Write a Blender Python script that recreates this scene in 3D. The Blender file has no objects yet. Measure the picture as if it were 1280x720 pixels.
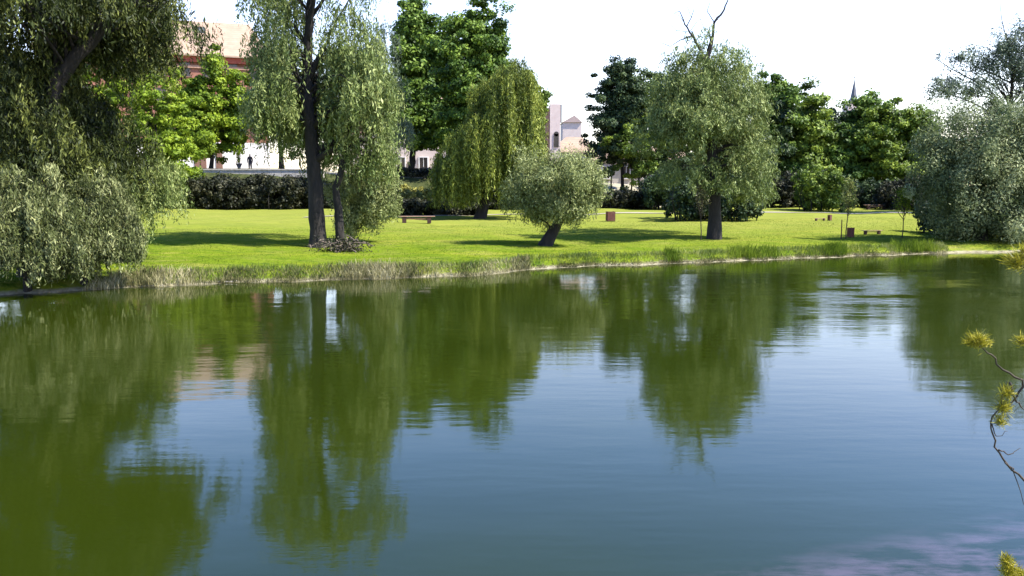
import bpy, math, random
import numpy as np
from mathutils import Vector, Matrix

scene = bpy.context.scene
col = scene.collection
R = math.radians

# ------------------------------------------------------------------ camera
F = 1065.0                      # focal length in photo pixels (1280 wide)
CAMZ = 3.4
PITCH = math.atan(128.0 / F)
cam = bpy.data.cameras.new('camera')
cam.sensor_width = 36.0
cam.lens = F / 1280 * 36.0
cam.clip_start = 0.05
cam.clip_end = 5000
co = bpy.data.objects.new('camera', cam)
co.location = (0, 0, CAMZ)
co.rotation_euler = (math.pi / 2 - PITCH, 0, 0)
col.objects.link(co)
scene.camera = co

# ------------------------------------------------------------------ sky + sun
SUN_EL = 50.0
SUN_AZ = (0.96, -0.26)
rot = math.atan2(SUN_AZ[0], SUN_AZ[1])
world = bpy.data.worlds.new('World')
scene.world = world
world.use_nodes = True
wn = world.node_tree
bg = wn.nodes['Background']
sky = wn.nodes.new('ShaderNodeTexSky')
sky.sky_type = 'NISHITA'
sky.sun_disc = False
sky.sun_elevation = R(SUN_EL)
sky.sun_rotation = rot
sky.air_density = 1.0
sky.dust_density = 0.8
sky.ozone_density = 2.0
# thick white haze low down, clear deep blue above it
tc = wn.nodes.new('ShaderNodeTexCoord')
sp = wn.nodes.new('ShaderNodeSeparateXYZ'); wn.links.new(tc.outputs['Generated'], sp.inputs[0])
rp = wn.nodes.new('ShaderNodeValToRGB'); wn.links.new(sp.outputs['Z'], rp.inputs[0])
els = rp.color_ramp.elements
while len(els) < 5: els.new(0.5)
for e_, (p_, c_) in zip(els, [(0.0, (0.86, 0.72, 0.64)), (0.20, (0.98, 0.82, 0.84)), (0.31, (0.56, 0.66, 0.92)), (0.43, (0.25, 0.43, 0.80)), (1.0, (0.16, 0.27, 0.44))][:]):
    e_.position = p_; e_.color = (c_[0], c_[1], c_[2], 1)
mul = wn.nodes.new('ShaderNodeMix'); mul.data_type = 'RGBA'; mul.blend_type = 'MULTIPLY'; mul.inputs[0].default_value = 1.0
wn.links.new(sky.outputs[0], mul.inputs[6]); 
vm = wn.nodes.new('ShaderNodeVectorMath'); vm.operation = 'SCALE'; vm.inputs['Scale'].default_value = 1.4
wn.links.new(rp.outputs[0], vm.inputs[0]); wn.links.new(vm.outputs[0], mul.inputs[7])
wn.links.new(mul.outputs[2], bg.inputs[0])
bg.inputs[1].default_value = 0.15

sl = bpy.data.lights.new('sun', 'SUN')
sl.energy = 5.0
sl.angle = R(0.5)
sl.color = (1.0, 0.95, 0.86)
so = bpy.data.objects.new('sun', sl)
hz = Vector((SUN_AZ[0], SUN_AZ[1], 0)).normalized() * math.cos(R(SUN_EL))
sd = Vector((hz.x, hz.y, math.sin(R(SUN_EL))))
so.rotation_euler = sd.to_track_quat('Z', 'Y').to_euler()
so.location = (40, -10, 60)
col.objects.link(so)

scene.view_settings.view_transform = 'Standard'
scene.view_settings.look = 'None'
scene.view_settings.gamma = 1.0
scene.view_settings.exposure = 1.5

# ------------------------------------------------------------------ helpers
def at(px, py, Y):
    """world point seen at photo pixel px,py when it stands Y metres away"""
    a = (px - 640) / F
    b = (360 - py) / F
    dy = math.cos(PITCH) + b * math.sin(PITCH)
    dz = -math.sin(PITCH) + b * math.cos(PITCH)
    t = Y / dy
    return np.array((a * t, Y, CAMZ + dz * t))

def px_at(Y):
    return Y / F            # metres per photo pixel (close enough)

SHORE = [(-800, 10), (-60, 22)]
for u, v in [(-100, 374), (0, 369), (130, 361), (300, 353), (450, 349), (600, 344), (680, 335), (760, 332), (830, 330), (950, 325),
             (1100, 319), (1200, 316), (1290, 315), (1400, 312)]:
    a = (u - 640) / F; b = (360 - v) / F
    dy = math.cos(PITCH) + b * math.sin(PITCH); dz = -math.sin(PITCH) + b * math.cos(PITCH)
    t = -CAMZ / dz
    SHORE.append((a * t, dy * t))
SHORE += [(60, 50), (120, 58), (800, 90)]
SX = np.array([p[0] for p in SHORE]); SY = np.array([p[1] for p in SHORE])

def smooth(t):
    t = np.clip(t, 0, 1)
    return t * t * (3 - 2 * t)

def ysh(x):
    x = np.asarray(x, float)
    return np.interp(x, SX, SY) + 0.16 * np.sin(x * 1.9 + 1) + 0.11 * np.sin(x * 4.3) + 0.07 * np.sin(x * 9.1)

def zt(x, y):
    x = np.asarray(x, float); y = np.asarray(y, float)
    s = y - ysh(x)
    land = 0.30 * smooth((s + 0.1) / 0.9) + 0.0175 * np.clip(s, 0, 75)
    land = land + 0.05 * np.sin(x * 0.45 + y * 0.2) * smooth(s / 4) * np.clip(1.5 - s / 60, 0, 1) + 0.03 * np.sin(x * 1.1 - y * 0.7) * smooth(s / 4)
    bed = -1.1 * smooth((-s) / 4.0)
    toe = np.interp(x, [-200, -25, 0, 12, 45, 200], [70, 80, 84, 94, 106, 130])
    hgt = np.interp(x, [-200, -25, -18, -5, 10, 25, 60, 300], [3.7, 3.7, 3.1, 2.9, 2.3, 1.4, 1.2, 1.2])
    land = land + hgt * smooth((y - toe) / 8.0)
    z = np.where(s > -0.1, land, bed)
    near = 1.85 * smooth((4.6 - y) / 3.4)
    z = np.where(y < 6, np.maximum(z, -1.1 + 0 * z) * smooth((y - 4.6) / 1.4) + near, z)
    return z

def G(px, py):
    """where the ray through a photo pixel meets the ground"""
    a = (px - 640) / F; b = (360 - py) / F
    dy = math.cos(PITCH) + b * math.sin(PITCH); dz = -math.sin(PITCH) + b * math.cos(PITCH)
    Ys = np.arange(15, 140, 0.05)
    t = Ys / dy
    d = CAMZ + dz * t - zt(a * t, Ys)
    i = int(np.argmax(d < 0)) if (d < 0).any() else len(Ys) - 1
    return np.array((a * t[i], Ys[i], float(zt(a * t[i], Ys[i]))))

def tag(o, label=None, cat=None, group=None, kind=None):
    if label: o['label'] = label
    if cat: o['category'] = cat
    if group: o['group'] = group
    if kind: o['kind'] = kind
    return o

def empty(name, loc, rz=0):
    o = bpy.data.objects.new(name, None)
    o.empty_display_size = 0.3
    o.location = loc
    o.rotation_euler = (0, 0, rz)
    col.objects.link(o)
    return o

def link(name, me, mat, parent=None, shade_smooth=False):
    if isinstance(mat, (list, tuple)):
        for m in mat: me.materials.append(m)
    else:
        me.materials.append(mat)
    o = bpy.data.objects.new(name, me)
    col.objects.link(o)
    if parent is not None: o.parent = parent
    if shade_smooth:
        me.polygons.foreach_set('use_smooth', [True] * len(me.polygons))
    return o

def quads_mesh(name, V, tint=None):
    """V: N x 4 x 3, one quad each"""
    n = len(V)
    me = bpy.data.meshes.new(name)
    me.vertices.add(n * 4)
    me.vertices.foreach_set('co', V.reshape(-1).astype(np.float32))
    me.loops.add(n * 4)
    me.loops.foreach_set('vertex_index', np.arange(n * 4, dtype=np.int32))
    me.polygons.add(n)
    me.polygons.foreach_set('loop_start', np.arange(0, n * 4, 4, dtype=np.int32))
    me.polygons.foreach_set('loop_total', np.full(n, 4, dtype=np.int32))
    if tint is not None:
        at_ = me.attributes.new('tint', 'FLOAT', 'POINT')
        at_.data.foreach_set('value', np.repeat(tint, 4).astype(np.float32))
    me.update(calc_edges=True)
    return me

class MB:
    """collects shapes and links them as one mesh"""
    def __init__(s): s.v = []; s.f = []
    def add(s, V, Fc):
        n = len(s.v); s.v += [tuple(p) for p in V]; s.f += [tuple(i + n for i in f) for f in Fc]
        return s
    def box(s, cx, cy, cz, sx, sy, sz, rz=0.0, bev=0.0):
        c, q = math.cos(rz), math.sin(rz)
        V = []
        if bev <= 0:
            for z in (-sz / 2, sz / 2):
                for x, y in ((-sx/2, -sy/2), (sx/2, -sy/2), (sx/2, sy/2), (-sx/2, sy/2)):
                    V.append((cx + x * c - y * q, cy + x * q + y * c, cz + z))
            return s.add(V, [(3, 2, 1, 0), (4, 5, 6, 7), (0, 1, 5, 4), (1, 2, 6, 5), (2, 3, 7, 6), (3, 0, 4, 7)])
        b = bev
        rings = [(-sz/2, b), (-sz/2 + b, 0), (sz/2 - b, 0), (sz/2, b)]
        for z, i in rings:
            hx, hy = sx/2 - i, sy/2 - i
            for x, y in ((-hx, -hy), (hx, -hy), (hx, hy), (-hx, hy)):
                V.append((cx + x * c - y * q, cy + x * q + y * c, cz + z))
        Fc = [(3, 2, 1, 0), (12, 13, 14, 15)]
        for k in range(3):
            for i in range(4):
                j = (i + 1) % 4
                Fc.append((k*4+i, k*4+j, k*4+4+j, k*4+4+i))
        return s.add(V, Fc)
    def tube(s, P, rad, n=8, wob=0.0, rng=None, cap=True):
        P = [np.array(p, float) for p in P]
        V = []; Fc = []
        ref = np.array((0.3, 1, 0.1))
        for i, p in enumerate(P):
            t = P[min(i+1, len(P)-1)] - P[max(i-1, 0)]
            t = t / (np.linalg.norm(t) + 1e-9)
            a = np.cross(t, ref); a /= np.linalg.norm(a) + 1e-9
            b = np.cross(t, a)
            for k in range(n):
                th = 2 * math.pi * k / n
                r = rad[i]
                if wob and rng is not None: r *= 1 + wob * (rng.rand() - .5)
                V.append(p + r * (math.cos(th) * a + math.sin(th) * b))
        for i in range(len(P) - 1):
            for k in range(n):
                j = (k + 1) % n
                Fc.append((i*n+k, i*n+j, (i+1)*n+j, (i+1)*n+k))
        if cap:
            Fc.append(tuple(range(n))[::-1]); Fc.append(tuple((len(P)-1)*n + k for k in range(n)))
        return s.add(V, Fc)
    def build(s, name, mat, parent=None, sm=False):
        me = bpy.data.meshes.new(name)
        me.from_pydata([tuple(map(float, v)) for v in s.v], [], s.f)
        me.update()
        return link(name, me, mat, parent, sm)

# ------------------------------------------------------------------ materials
def newmat(name):
    m = bpy.data.materials.new(name); m.use_nodes = True
    nt = m.node_tree
    return m, nt, nt.nodes['Principled BSDF']

def ramp(nt, fac, stops):
    r = nt.nodes.new('ShaderNodeValToRGB')
    e = r.color_ramp.elements
    while len(e) < len(stops): e.new(0.5)
    for i, (p, c) in enumerate(stops):
        e[i].position = p; e[i].color = (c[0], c[1], c[2], 1)
    nt.links.new(fac, r.inputs[0])
    return r.outputs[0]

def noise(nt, scale, detail=4, rough=0.6, vec=None, mp=None):
    n = nt.nodes.new('ShaderNodeTexNoise')
    n.inputs['Scale'].default_value = scale
    n.inputs['Detail'].default_value = detail
    n.inputs['Roughness'].default_value = rough
    g = nt.nodes.new('ShaderNodeNewGeometry').outputs['Position'] if vec is None else vec
    if mp:
        m = nt.nodes.new('ShaderNodeMapping'); m.inputs['Scale'].default_value = mp
        nt.links.new(g, m.inputs[0]); g = m.outputs[0]
    nt.links.new(g, n.inputs['Vector'])
    return n.outputs[0]

def mathn(nt, op, a, b=None, clamp=False):
    n = nt.nodes.new('ShaderNodeMath'); n.operation = op; n.use_clamp = clamp
    for i, v in enumerate((a, b)):
        if v is None: continue
        if isinstance(v, (int, float)): n.inputs[i].default_value = v
        else: nt.links.new(v, n.inputs[i])
    return n.outputs[0]

def mixc(nt, fac, a, b):
    n = nt.nodes.new('ShaderNodeMix'); n.data_type = 'RGBA'
    if isinstance(fac, (int, float)): n.inputs[0].default_value = fac
    else: nt.links.new(fac, n.inputs[0])
    for i, v in ((6, a), (7, b)):
        if isinstance(v, (tuple, list)): n.inputs[i].default_value = (v[0], v[1], v[2], 1)
        else: nt.links.new(v, n.inputs[i])
    return n.outputs[2]

def leafmat(name, dark, mid, light, trans=0.3, rough=0.55, spec=0.2):
    m, nt, p = newmat(name)
    a = nt.nodes.new('ShaderNodeAttribute'); a.attribute_name = 'tint'
    c = ramp(nt, a.outputs['Fac'], [(0.1, dark), (0.5, mid), (0.95, light)])
    nt.links.new(c, p.inputs['Base Color'])
    p.inputs['Roughness'].default_value = rough
    p.inputs['Specular IOR Level'].default_value = spec
    t = nt.nodes.new('ShaderNodeBsdfTranslucent'); nt.links.new(c, t.inputs[0])
    mx = nt.nodes.new('ShaderNodeMixShader'); mx.inputs[0].default_value = trans
    nt.links.new(p.outputs[0], mx.inputs[1]); nt.links.new(t.outputs[0], mx.inputs[2])
    nt.links.new(mx.outputs[0], nt.nodes['Material Output'].inputs[0])
    return m

def simple(name, c1, c2, scale=6, rough=0.8, bump=0.0, mp=None, metallic=0.0, bscale=None):
    m, nt, p = newmat(name)
    n = noise(nt, scale, 5, 0.65, mp=mp)
    c = ramp(nt, n, [(0.3, c1), (0.7, c2)])
    nt.links.new(c, p.inputs['Base Color'])
    p.inputs['Roughness'].default_value = rough
    p.inputs['Metallic'].default_value = metallic
    if bump:
        b = nt.nodes.new('ShaderNodeBump'); b.inputs['Strength'].default_value = 1.0
        b.inputs['Distance'].default_value = bump
        nt.links.new(noise(nt, bscale or scale * 2, 4, 0.6, mp=mp), b.inputs['Height'])
        nt.links.new(b.outputs[0], p.inputs['Normal'])
    return m

M = {}
M['bark'] = simple('bark', (0.006, 0.005, 0.004), (0.028, 0.022, 0.017), 7, 0.95, 0.06, mp=(1, 1, 0.22))
M['bark_pale'] = simple('bark_pale', (0.08, 0.07, 0.06), (0.22, 0.20, 0.17), 9, 0.9, 0.02, mp=(1, 1, 0.3))
M['willow_olive'] = leafmat('willow_olive', (0.022, 0.036, 0.009), (0.10, 0.14, 0.035), (0.27, 0.31, 0.11), 0.22)
M['willow_pale'] = leafmat('willow_pale', (0.03, 0.05, 0.010), (0.145, 0.19, 0.048), (0.36, 0.39, 0.14), 0.15)
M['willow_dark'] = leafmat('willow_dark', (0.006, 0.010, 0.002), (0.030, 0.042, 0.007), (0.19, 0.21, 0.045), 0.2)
M['willow_silver'] = leafmat('willow_silver', (0.014, 0.020, 0.004), (0.085, 0.105, 0.028), (0.36, 0.37, 0.16), 0.2)
M['willow_bush'] = leafmat('willow_bush', (0.04, 0.06, 0.014), (0.17, 0.20, 0.06), (0.38, 0.40, 0.17), 0.22)
M['willow_grey'] = leafmat('willow_grey', (0.02, 0.038, 0.014), (0.12, 0.155, 0.055), (0.42, 0.45, 0.22), 0.28)
M['weeping'] = leafmat('weeping', (0.02, 0.034, 0.006), (0.11, 0.145, 0.02), (0.40, 0.43, 0.075), 0.2)
M['maple'] = leafmat('maple', (0.05, 0.09, 0.006), (0.16, 0.235, 0.016), (0.34, 0.42, 0.035), 0.38)
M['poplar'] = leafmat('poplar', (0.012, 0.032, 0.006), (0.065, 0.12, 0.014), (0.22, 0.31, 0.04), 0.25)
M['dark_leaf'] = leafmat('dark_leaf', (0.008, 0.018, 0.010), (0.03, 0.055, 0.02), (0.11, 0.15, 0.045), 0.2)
M['mid_leaf'] = leafmat('mid_leaf', (0.016, 0.034, 0.006), (0.10, 0.155, 0.016), (0.28, 0.35, 0.04), 0.28)
M['blue_leaf'] = leafmat('blue_leaf', (0.03, 0.045, 0.03), (0.085, 0.115, 0.07), (0.25, 0.29, 0.18), 0.2)
M['lawn_blade'] = leafmat('lawn_blade', (0.045, 0.088, 0.008), (0.10, 0.145, 0.012), (0.23, 0.225, 0.05), 0.3, 0.9, 0.0)
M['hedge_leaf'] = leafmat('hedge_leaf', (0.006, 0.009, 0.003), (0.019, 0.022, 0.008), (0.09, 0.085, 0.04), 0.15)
M['yellow_leaf'] = leafmat('yellow_leaf', (0.10, 0.10, 0.02), (0.25, 0.24, 0.05), (0.42, 0.38, 0.10), 0.3)
M['straw'] = leafmat('straw', (0.035, 0.042, 0.012), (0.19, 0.175, 0.07), (0.46, 0.41, 0.24), 0.2, 0.8)
M['grass_blade'] = leafmat('grass_blade', (0.05, 0.09, 0.009), (0.115, 0.175, 0.015), (0.21, 0.27, 0.03), 0.4, 0.8, 0.05)
M['sedge'] = leafmat('sedge', (0.05, 0.08, 0.015), (0.13, 0.17, 0.03), (0.30, 0.31, 0.10), 0.3)
M['needle'] = leafmat('needle', (0.12, 0.12, 0.008), (0.30, 0.27, 0.02), (0.50, 0.44, 0.06), 0.3, 0.45)
M['twig'] = simple('twig', (0.02, 0.014, 0.01), (0.07, 0.05, 0.035), 60, 0.9)
M['brush'] = simple('brush', (0.05, 0.035, 0.025), (0.20, 0.16, 0.12), 8, 0.95)
M['plank'] = simple('plank', (0.22, 0.12, 0.07), (0.36, 0.22, 0.14), 5, 0.7, 0.004, mp=(0.4, 3, 3))
M['dark_wood'] = simple('dark_wood', (0.03, 0.012, 0.008), (0.07, 0.03, 0.02), 8, 0.8)
M['bin_wood'] = simple('bin_wood', (0.09, 0.025, 0.018), (0.16, 0.06, 0.04), 7, 0.75)
M['brick'] = simple('brick_red', (0.17, 0.065, 0.04), (0.27, 0.12, 0.08), 3, 0.9)
M['brick_brown'] = simple('brick_brown', (0.22, 0.12, 0.08), (0.36, 0.22, 0.15), 2, 0.9)
M['render_white'] = simple('render_white', (0.55, 0.52, 0.48), (0.66, 0.63, 0.60), 1.5, 0.9)
M['render_pink'] = simple('render_pink', (0.50, 0.40, 0.35), (0.60, 0.50, 0.44), 1.2, 0.9)
M['cornice'] = simple('cornice_red', (0.22, 0.04, 0.02), (0.30, 0.07, 0.035), 2, 0.8)
M['stone'] = simple('stone', (0.30, 0.27, 0.22), (0.50, 0.46, 0.40), 3, 0.9, 0.02)
M['slate'] = simple('slate', (0.06, 0.065, 0.08), (0.12, 0.125, 0.14), 3, 0.6)
M['window_dark'] = simple('window_dark', (0.02, 0.018, 0.018), (0.05, 0.04, 0.035), 1, 0.15)
M['frame'] = simple('window_frame', (0.10, 0.05, 0.035), (0.16, 0.08, 0.05), 3, 0.6)
M['roof_hazed'] = simple('roof_hazed', (0.34, 0.25, 0.22), (0.42, 0.32, 0.28), 1.0, 0.9)  # far roof, distance haze mixed into its colour
M['wall_cream'] = simple('wall_cream', (0.36, 0.32, 0.28), (0.46, 0.42, 0.37), 1.5, 0.9)
M['gravel'] = simple('path_gravel', (0.20, 0.18, 0.12), (0.34, 0.30, 0.21), 4, 0.95, 0.02)
M['cloth_dark'] = simple('cloth_dark', (0.02, 0.02, 0.03), (0.05, 0.045, 0.06), 20, 0.9)
M['skin'] = simple('skin', (0.45, 0.26, 0.19), (0.55, 0.34, 0.25), 20, 0.6)
M['hair'] = simple('hair', (0.02, 0.012, 0.008), (0.05, 0.03, 0.02), 40, 0.6)
M['jeans'] = simple('jeans', (0.02, 0.03, 0.06), (0.05, 0.06, 0.10), 20, 0.9)

# roof with faint courses
m, nt, p = newmat('roof_tile')
w = nt.nodes.new('ShaderNodeTexWave'); w.bands_direction = 'Z'; w.inputs['Scale'].default_value = 0.9
w.inputs['Distortion'].default_value = 0.6
g = nt.nodes.new('ShaderNodeNewGeometry'); nt.links.new(g.outputs['Position'], w.inputs[0])
a = ramp(nt, noise(nt, 0.8, 6, 0.7), [(0.3, (0.25, 0.17, 0.115)), (0.7, (0.35, 0.25, 0.175))])
c = mixc(nt, mathn(nt, 'MULTIPLY', w.outputs['Fac'], 0.25), a, (0.19, 0.12, 0.08))
nt.links.new(c, p.inputs['Base Color']); p.inputs['Roughness'].default_value = 0.85
M['roof'] = m

# ground
m, nt, p = newmat('ground')
geo = nt.nodes.new('ShaderNodeNewGeometry')
sep = nt.nodes.new('ShaderNodeSeparateXYZ'); nt.links.new(geo.outputs['Position'], sep.inputs[0])
n1 = noise(nt, 0.35, 5, 0.6, mp=(0.6, 1.2, 1)); n2 = noise(nt, 5.0, 6, 0.75); n3 = noise(nt, 0.9, 6, 0.7, mp=(0.5, 1.6, 1))
ga = ramp(nt, n1, [(0.3, (0.060, 0.115, 0.006)), (0.5, (0.105, 0.155, 0.009)), (0.66, (0.19, 0.205, 0.02))])
gb = ramp(nt, n2, [(0.3, (0.045, 0.08, 0.005)), (0.65, (0.17, 0.21, 0.02))])
grass = mixc(nt, 0.5, ga, gb)
grass = mixc(nt, mathn(nt, 'MULTIPLY', mathn(nt, 'SUBTRACT', n3, 0.50, True), 3.2, True), grass, (0.23, 0.205, 0.06))
wd = mathn(nt, 'MULTIPLY', mathn(nt, 'SUBTRACT', noise(nt, 1.7, 5, 0.7, mp=(0.7, 1.2, 1)), 0.52, True), 7.0, True)
grass = mixc(nt, wd, grass, (0.050, 0.092, 0.009))
# drier, yellower further back
back = mathn(nt, 'MULTIPLY', mathn(nt, 'SUBTRACT', sep.outputs['Y'], 44, True), 1)
mr = nt.nodes.new('ShaderNodeMapRange'); mr.inputs[1].default_value = 40; mr.inputs[2].default_value = 62; mr.inputs[3].default_value = 0; mr.inputs[4].default_value = 0.45
nt.links.new(sep.outputs['Y'], mr.inputs[0])
grass = mixc(nt, mr.outputs[0], grass, (0.24, 0.235, 0.06))
mud = ramp(nt, noise(nt, 3, 5, 0.7), [(0.3, (0.10, 0.085, 0.05)), (0.6, (0.30, 0.27, 0.18))])
zz = mathn(nt, 'ADD', sep.outputs['Z'], mathn(nt, 'MULTIPLY', mathn(nt, 'SUBTRACT', n2, 0.5), 0.14))
mz = nt.nodes.new('ShaderNodeMapRange'); mz.inputs[1].default_value = 0.05; mz.inputs[2].default_value = 0.12; mz.inputs[3].default_value = 1; mz.inputs[4].default_value = 0
nt.links.new(zz, mz.inputs[0])
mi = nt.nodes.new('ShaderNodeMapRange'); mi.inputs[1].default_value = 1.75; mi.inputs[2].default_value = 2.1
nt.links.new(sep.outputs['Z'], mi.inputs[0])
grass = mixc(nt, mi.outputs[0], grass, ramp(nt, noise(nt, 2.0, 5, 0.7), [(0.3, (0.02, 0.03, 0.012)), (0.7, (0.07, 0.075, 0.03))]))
c = mixc(nt, mz.outputs[0], grass, mud)
nt.links.new(c, p.inputs['Base Color']); p.inputs['Roughness'].default_value = 0.95
p.inputs['Specular IOR Level'].default_value = 0.0
b = nt.nodes.new('ShaderNodeBump'); b.inputs['Distance'].default_value = 0.06; b.inputs['Strength'].default_value = 0.9
nt.links.new(noise(nt, 4.0, 6, 0.75), b.inputs['Height']); nt.links.new(b.outputs[0], p.inputs['Normal'])
M['ground'] = m

# water
m, nt, p = newmat('water')
geo = nt.nodes.new('ShaderNodeNewGeometry')
sep = nt.nodes.new('ShaderNodeSeparateXYZ'); nt.links.new(geo.outputs['Position'], sep.inputs[0])
body = ramp(nt, noise(nt, 0.12, 3, 0.5), [(0.3, (0.011, 0.0185, 0.0014)), (0.7, (0.019, 0.0275, 0.002))])
# cloud reflection at the near right, painted into the body colour as mauve patches
cloud_edge = mathn(nt, 'SUBTRACT', mathn(nt, 'ADD', mathn(nt, 'MULTIPLY', sep.outputs['X'], 0.40), 6.6), sep.outputs['Y'])
cloud_edge = mathn(nt, 'ADD', mathn(nt, 'MULTIPLY', cloud_edge, 1.3), 0.0)
cloud_noise = noise(nt, 2.6, 5, 0.65, mp=(0.45, 1.3, 1))
cloud_fac = mathn(nt, 'MULTIPLY', mathn(nt, 'MULTIPLY', mathn(nt, 'SUBTRACT', cloud_noise, 0.42, True), 5.0, True), mathn(nt, 'MINIMUM', mathn(nt, 'MAXIMUM', cloud_edge, 0.0), 1.0))
body = mixc(nt, cloud_fac, body, (0.078, 0.064, 0.072))
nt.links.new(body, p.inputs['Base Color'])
p.inputs['Roughness'].default_value = 0.045
p.inputs['IOR'].default_value = 1.333
# ripples: calm near, ruffled by wind on the right beyond the middle
def gauss(cx, cy, sx, sy):
    dx = mathn(nt, 'MULTIPLY', mathn(nt, 'SUBTRACT', sep.outputs['X'], cx), 1 / sx)
    dy = mathn(nt, 'MULTIPLY', mathn(nt, 'SUBTRACT', sep.outputs['Y'], cy), 1 / sy)
    r = mathn(nt, 'ADD', mathn(nt, 'MULTIPLY', dx, dx), mathn(nt, 'MULTIPLY', dy, dy))
    return mathn(nt, 'POWER', 2.718, mathn(nt, 'MULTIPLY', r, -1.0))
wind = mathn(nt, 'ADD', gauss(14, 29, 8, 6.5), mathn(nt, 'MULTIPLY', gauss(-7, 18, 6, 4), 0.15))
patch = mathn(nt, 'MULTIPLY', mathn(nt, 'SUBTRACT', noise(nt, 0.35, 3, 0.6, mp=(0.5, 1.4, 1)), 0.35, True), 2.2)
r1 = noise(nt, 3.2, 4, 0.55, mp=(0.45, 1.5, 1))
r2 = noise(nt, 0.9, 2, 0.5, mp=(0.4, 1.3, 1))
b1 = nt.nodes.new('ShaderNodeBump'); b1.inputs['Distance'].default_value = 1.0
nt.links.new(mathn(nt, 'ADD', mathn(nt, 'MULTIPLY', wind, mathn(nt, 'MULTIPLY', patch, 0.10)), mathn(nt, 'ADD', 0.0038, mathn(nt, 'MULTIPLY', patch, 0.004))), b1.inputs['Strength'])
nt.links.new(r1, b1.inputs['Height'])
b2 = nt.nodes.new('ShaderNodeBump'); b2.inputs['Distance'].default_value = 1.0; b2.inputs['Strength'].default_value = 0.006
nt.links.new(r2, b2.inputs['Height']); nt.links.new(b1.outputs[0], b2.inputs['Normal'])
nt.links.new(b2.outputs[0], p.inputs['Normal'])
M['water'] = m

# ------------------------------------------------------------------ ground + water
gx = np.concatenate([[-900, -600, -400, -250, -150, -100, -80], np.arange(-66, 80, 0.6), [84, 92, 105, 130, 170, 250, 400, 600, 900]])
gy = np.concatenate([[-300, -60, -20, -6, -2], np.arange(0, 8, 0.6), np.arange(8, 22, 2.0), np.arange(22, 60, 0.3), np.arange(60, 120, 0.8), [125, 140, 170, 230, 350, 600, 1200, 2500]])
XX, YY = np.meshgrid(gx, gy)
ZZ = zt(XX, YY)
V = np.stack([XX, YY, ZZ], -1).reshape(-1, 3)
nx, ny = len(gx), len(gy)
idx = np.arange(nx * ny).reshape(ny, nx)
Q = np.stack([idx[:-1, :-1], idx[:-1, 1:], idx[1:, 1:], idx[1:, :-1]], -1).reshape(-1, 4)
me = bpy.data.meshes.new('ground')
me.from_pydata(V.tolist(), [], Q.tolist()); me.update()
tag(link('ground', me, M['ground'], None, True), kind='structure')

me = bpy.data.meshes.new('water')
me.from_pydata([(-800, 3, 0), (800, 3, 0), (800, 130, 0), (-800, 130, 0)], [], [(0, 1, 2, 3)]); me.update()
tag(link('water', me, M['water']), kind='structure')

# gravel path across the back of the lawn
def strip(name, pts, wid, mat, lift=0.04):
    P = [G(*p) for p in pts]
    xs = np.array([p[0] for p in P]); ys = np.array([p[1] for p in P])
    X = np.arange(xs[0], xs[-1], 0.6); Yc = np.interp(X, xs, ys) + 0.2 * np.sin(X * 0.8)
    V = []; Fc = []
    for i, (x, y) in enumerate(zip(X, Yc)):
        for k in range(4):
            yy = y - wid / 2 + wid * k / 3
            V.append((x, yy, float(zt(x, yy)) + lift))
        if i:
            for k in range(3):
                a = (i - 1) * 4 + k
                Fc.append((a, a + 4, a + 5, a + 1))
    me = bpy.data.meshes.new(name); me.from_pydata(V, [], Fc); me.update()
    return tag(link(name, me, mat), kind='structure')
X_ = np.arange(-70, 24, 2.0); Y_ = np.concatenate([[89.2], np.arange(90, 150, 1.5)])
XX_, YY_ = np.meshgrid(X_, Y_); V_ = np.stack([XX_, YY_, zt(XX_, YY_) + 0.035], -1).reshape(-1, 3)
ix = np.arange(V_.shape[0]).reshape(len(Y_), len(X_))
me = bpy.data.meshes.new('street'); me.from_pydata(V_.tolist(), [], np.stack([ix[:-1, :-1], ix[:-1, 1:], ix[1:, 1:], ix[1:, :-1]], -1).reshape(-1, 4).tolist()); me.update()
tag(link('street', me, M['gravel'], None, True), kind='structure')
strip('path', [(380, 272), (540, 270), (640, 268), (760, 267), (900, 267), (1010, 266), (1120, 266), (1300, 266)], 1.3, M['gravel'])

# ------------------------------------------------------------------ foliage
KD = 1.5
def unit(n, rng):
    v = rng.normal(size=(n, 3)); return v / np.linalg.norm(v, axis=1, keepdims=True)

def nrm(v): return v / (np.linalg.norm(v, axis=1, keepdims=True) + 1e-9)

def leaf_quads(p, d, n, L, W):
    s = nrm(np.cross(d, n))
    L = L[:, None] / 2; W = W[:, None] / 2
    return np.stack([p - d * L, p + s * W, p + d * L, p - s * W], 1)

def pick_blobs(blobs, k, rng):
    w = np.array([(b[3] * b[5]) for b in blobs]); w = w / w.sum()
    i = rng.choice(len(blobs), k, p=w)
    B = np.array(blobs)[i]
    return B[:, :3], B[:, 3:6]

def lump(d, r, seed):
    a = np.sin(d[:, 0] * 4.1 + seed) * np.sin(d[:, 1] * 3.7 + seed * 2.3) + np.sin(d[:, 2] * 5.3 + seed * .7 + d[:, 0] * 3.0) * .8
    return 1 + 0.17 * a

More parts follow.
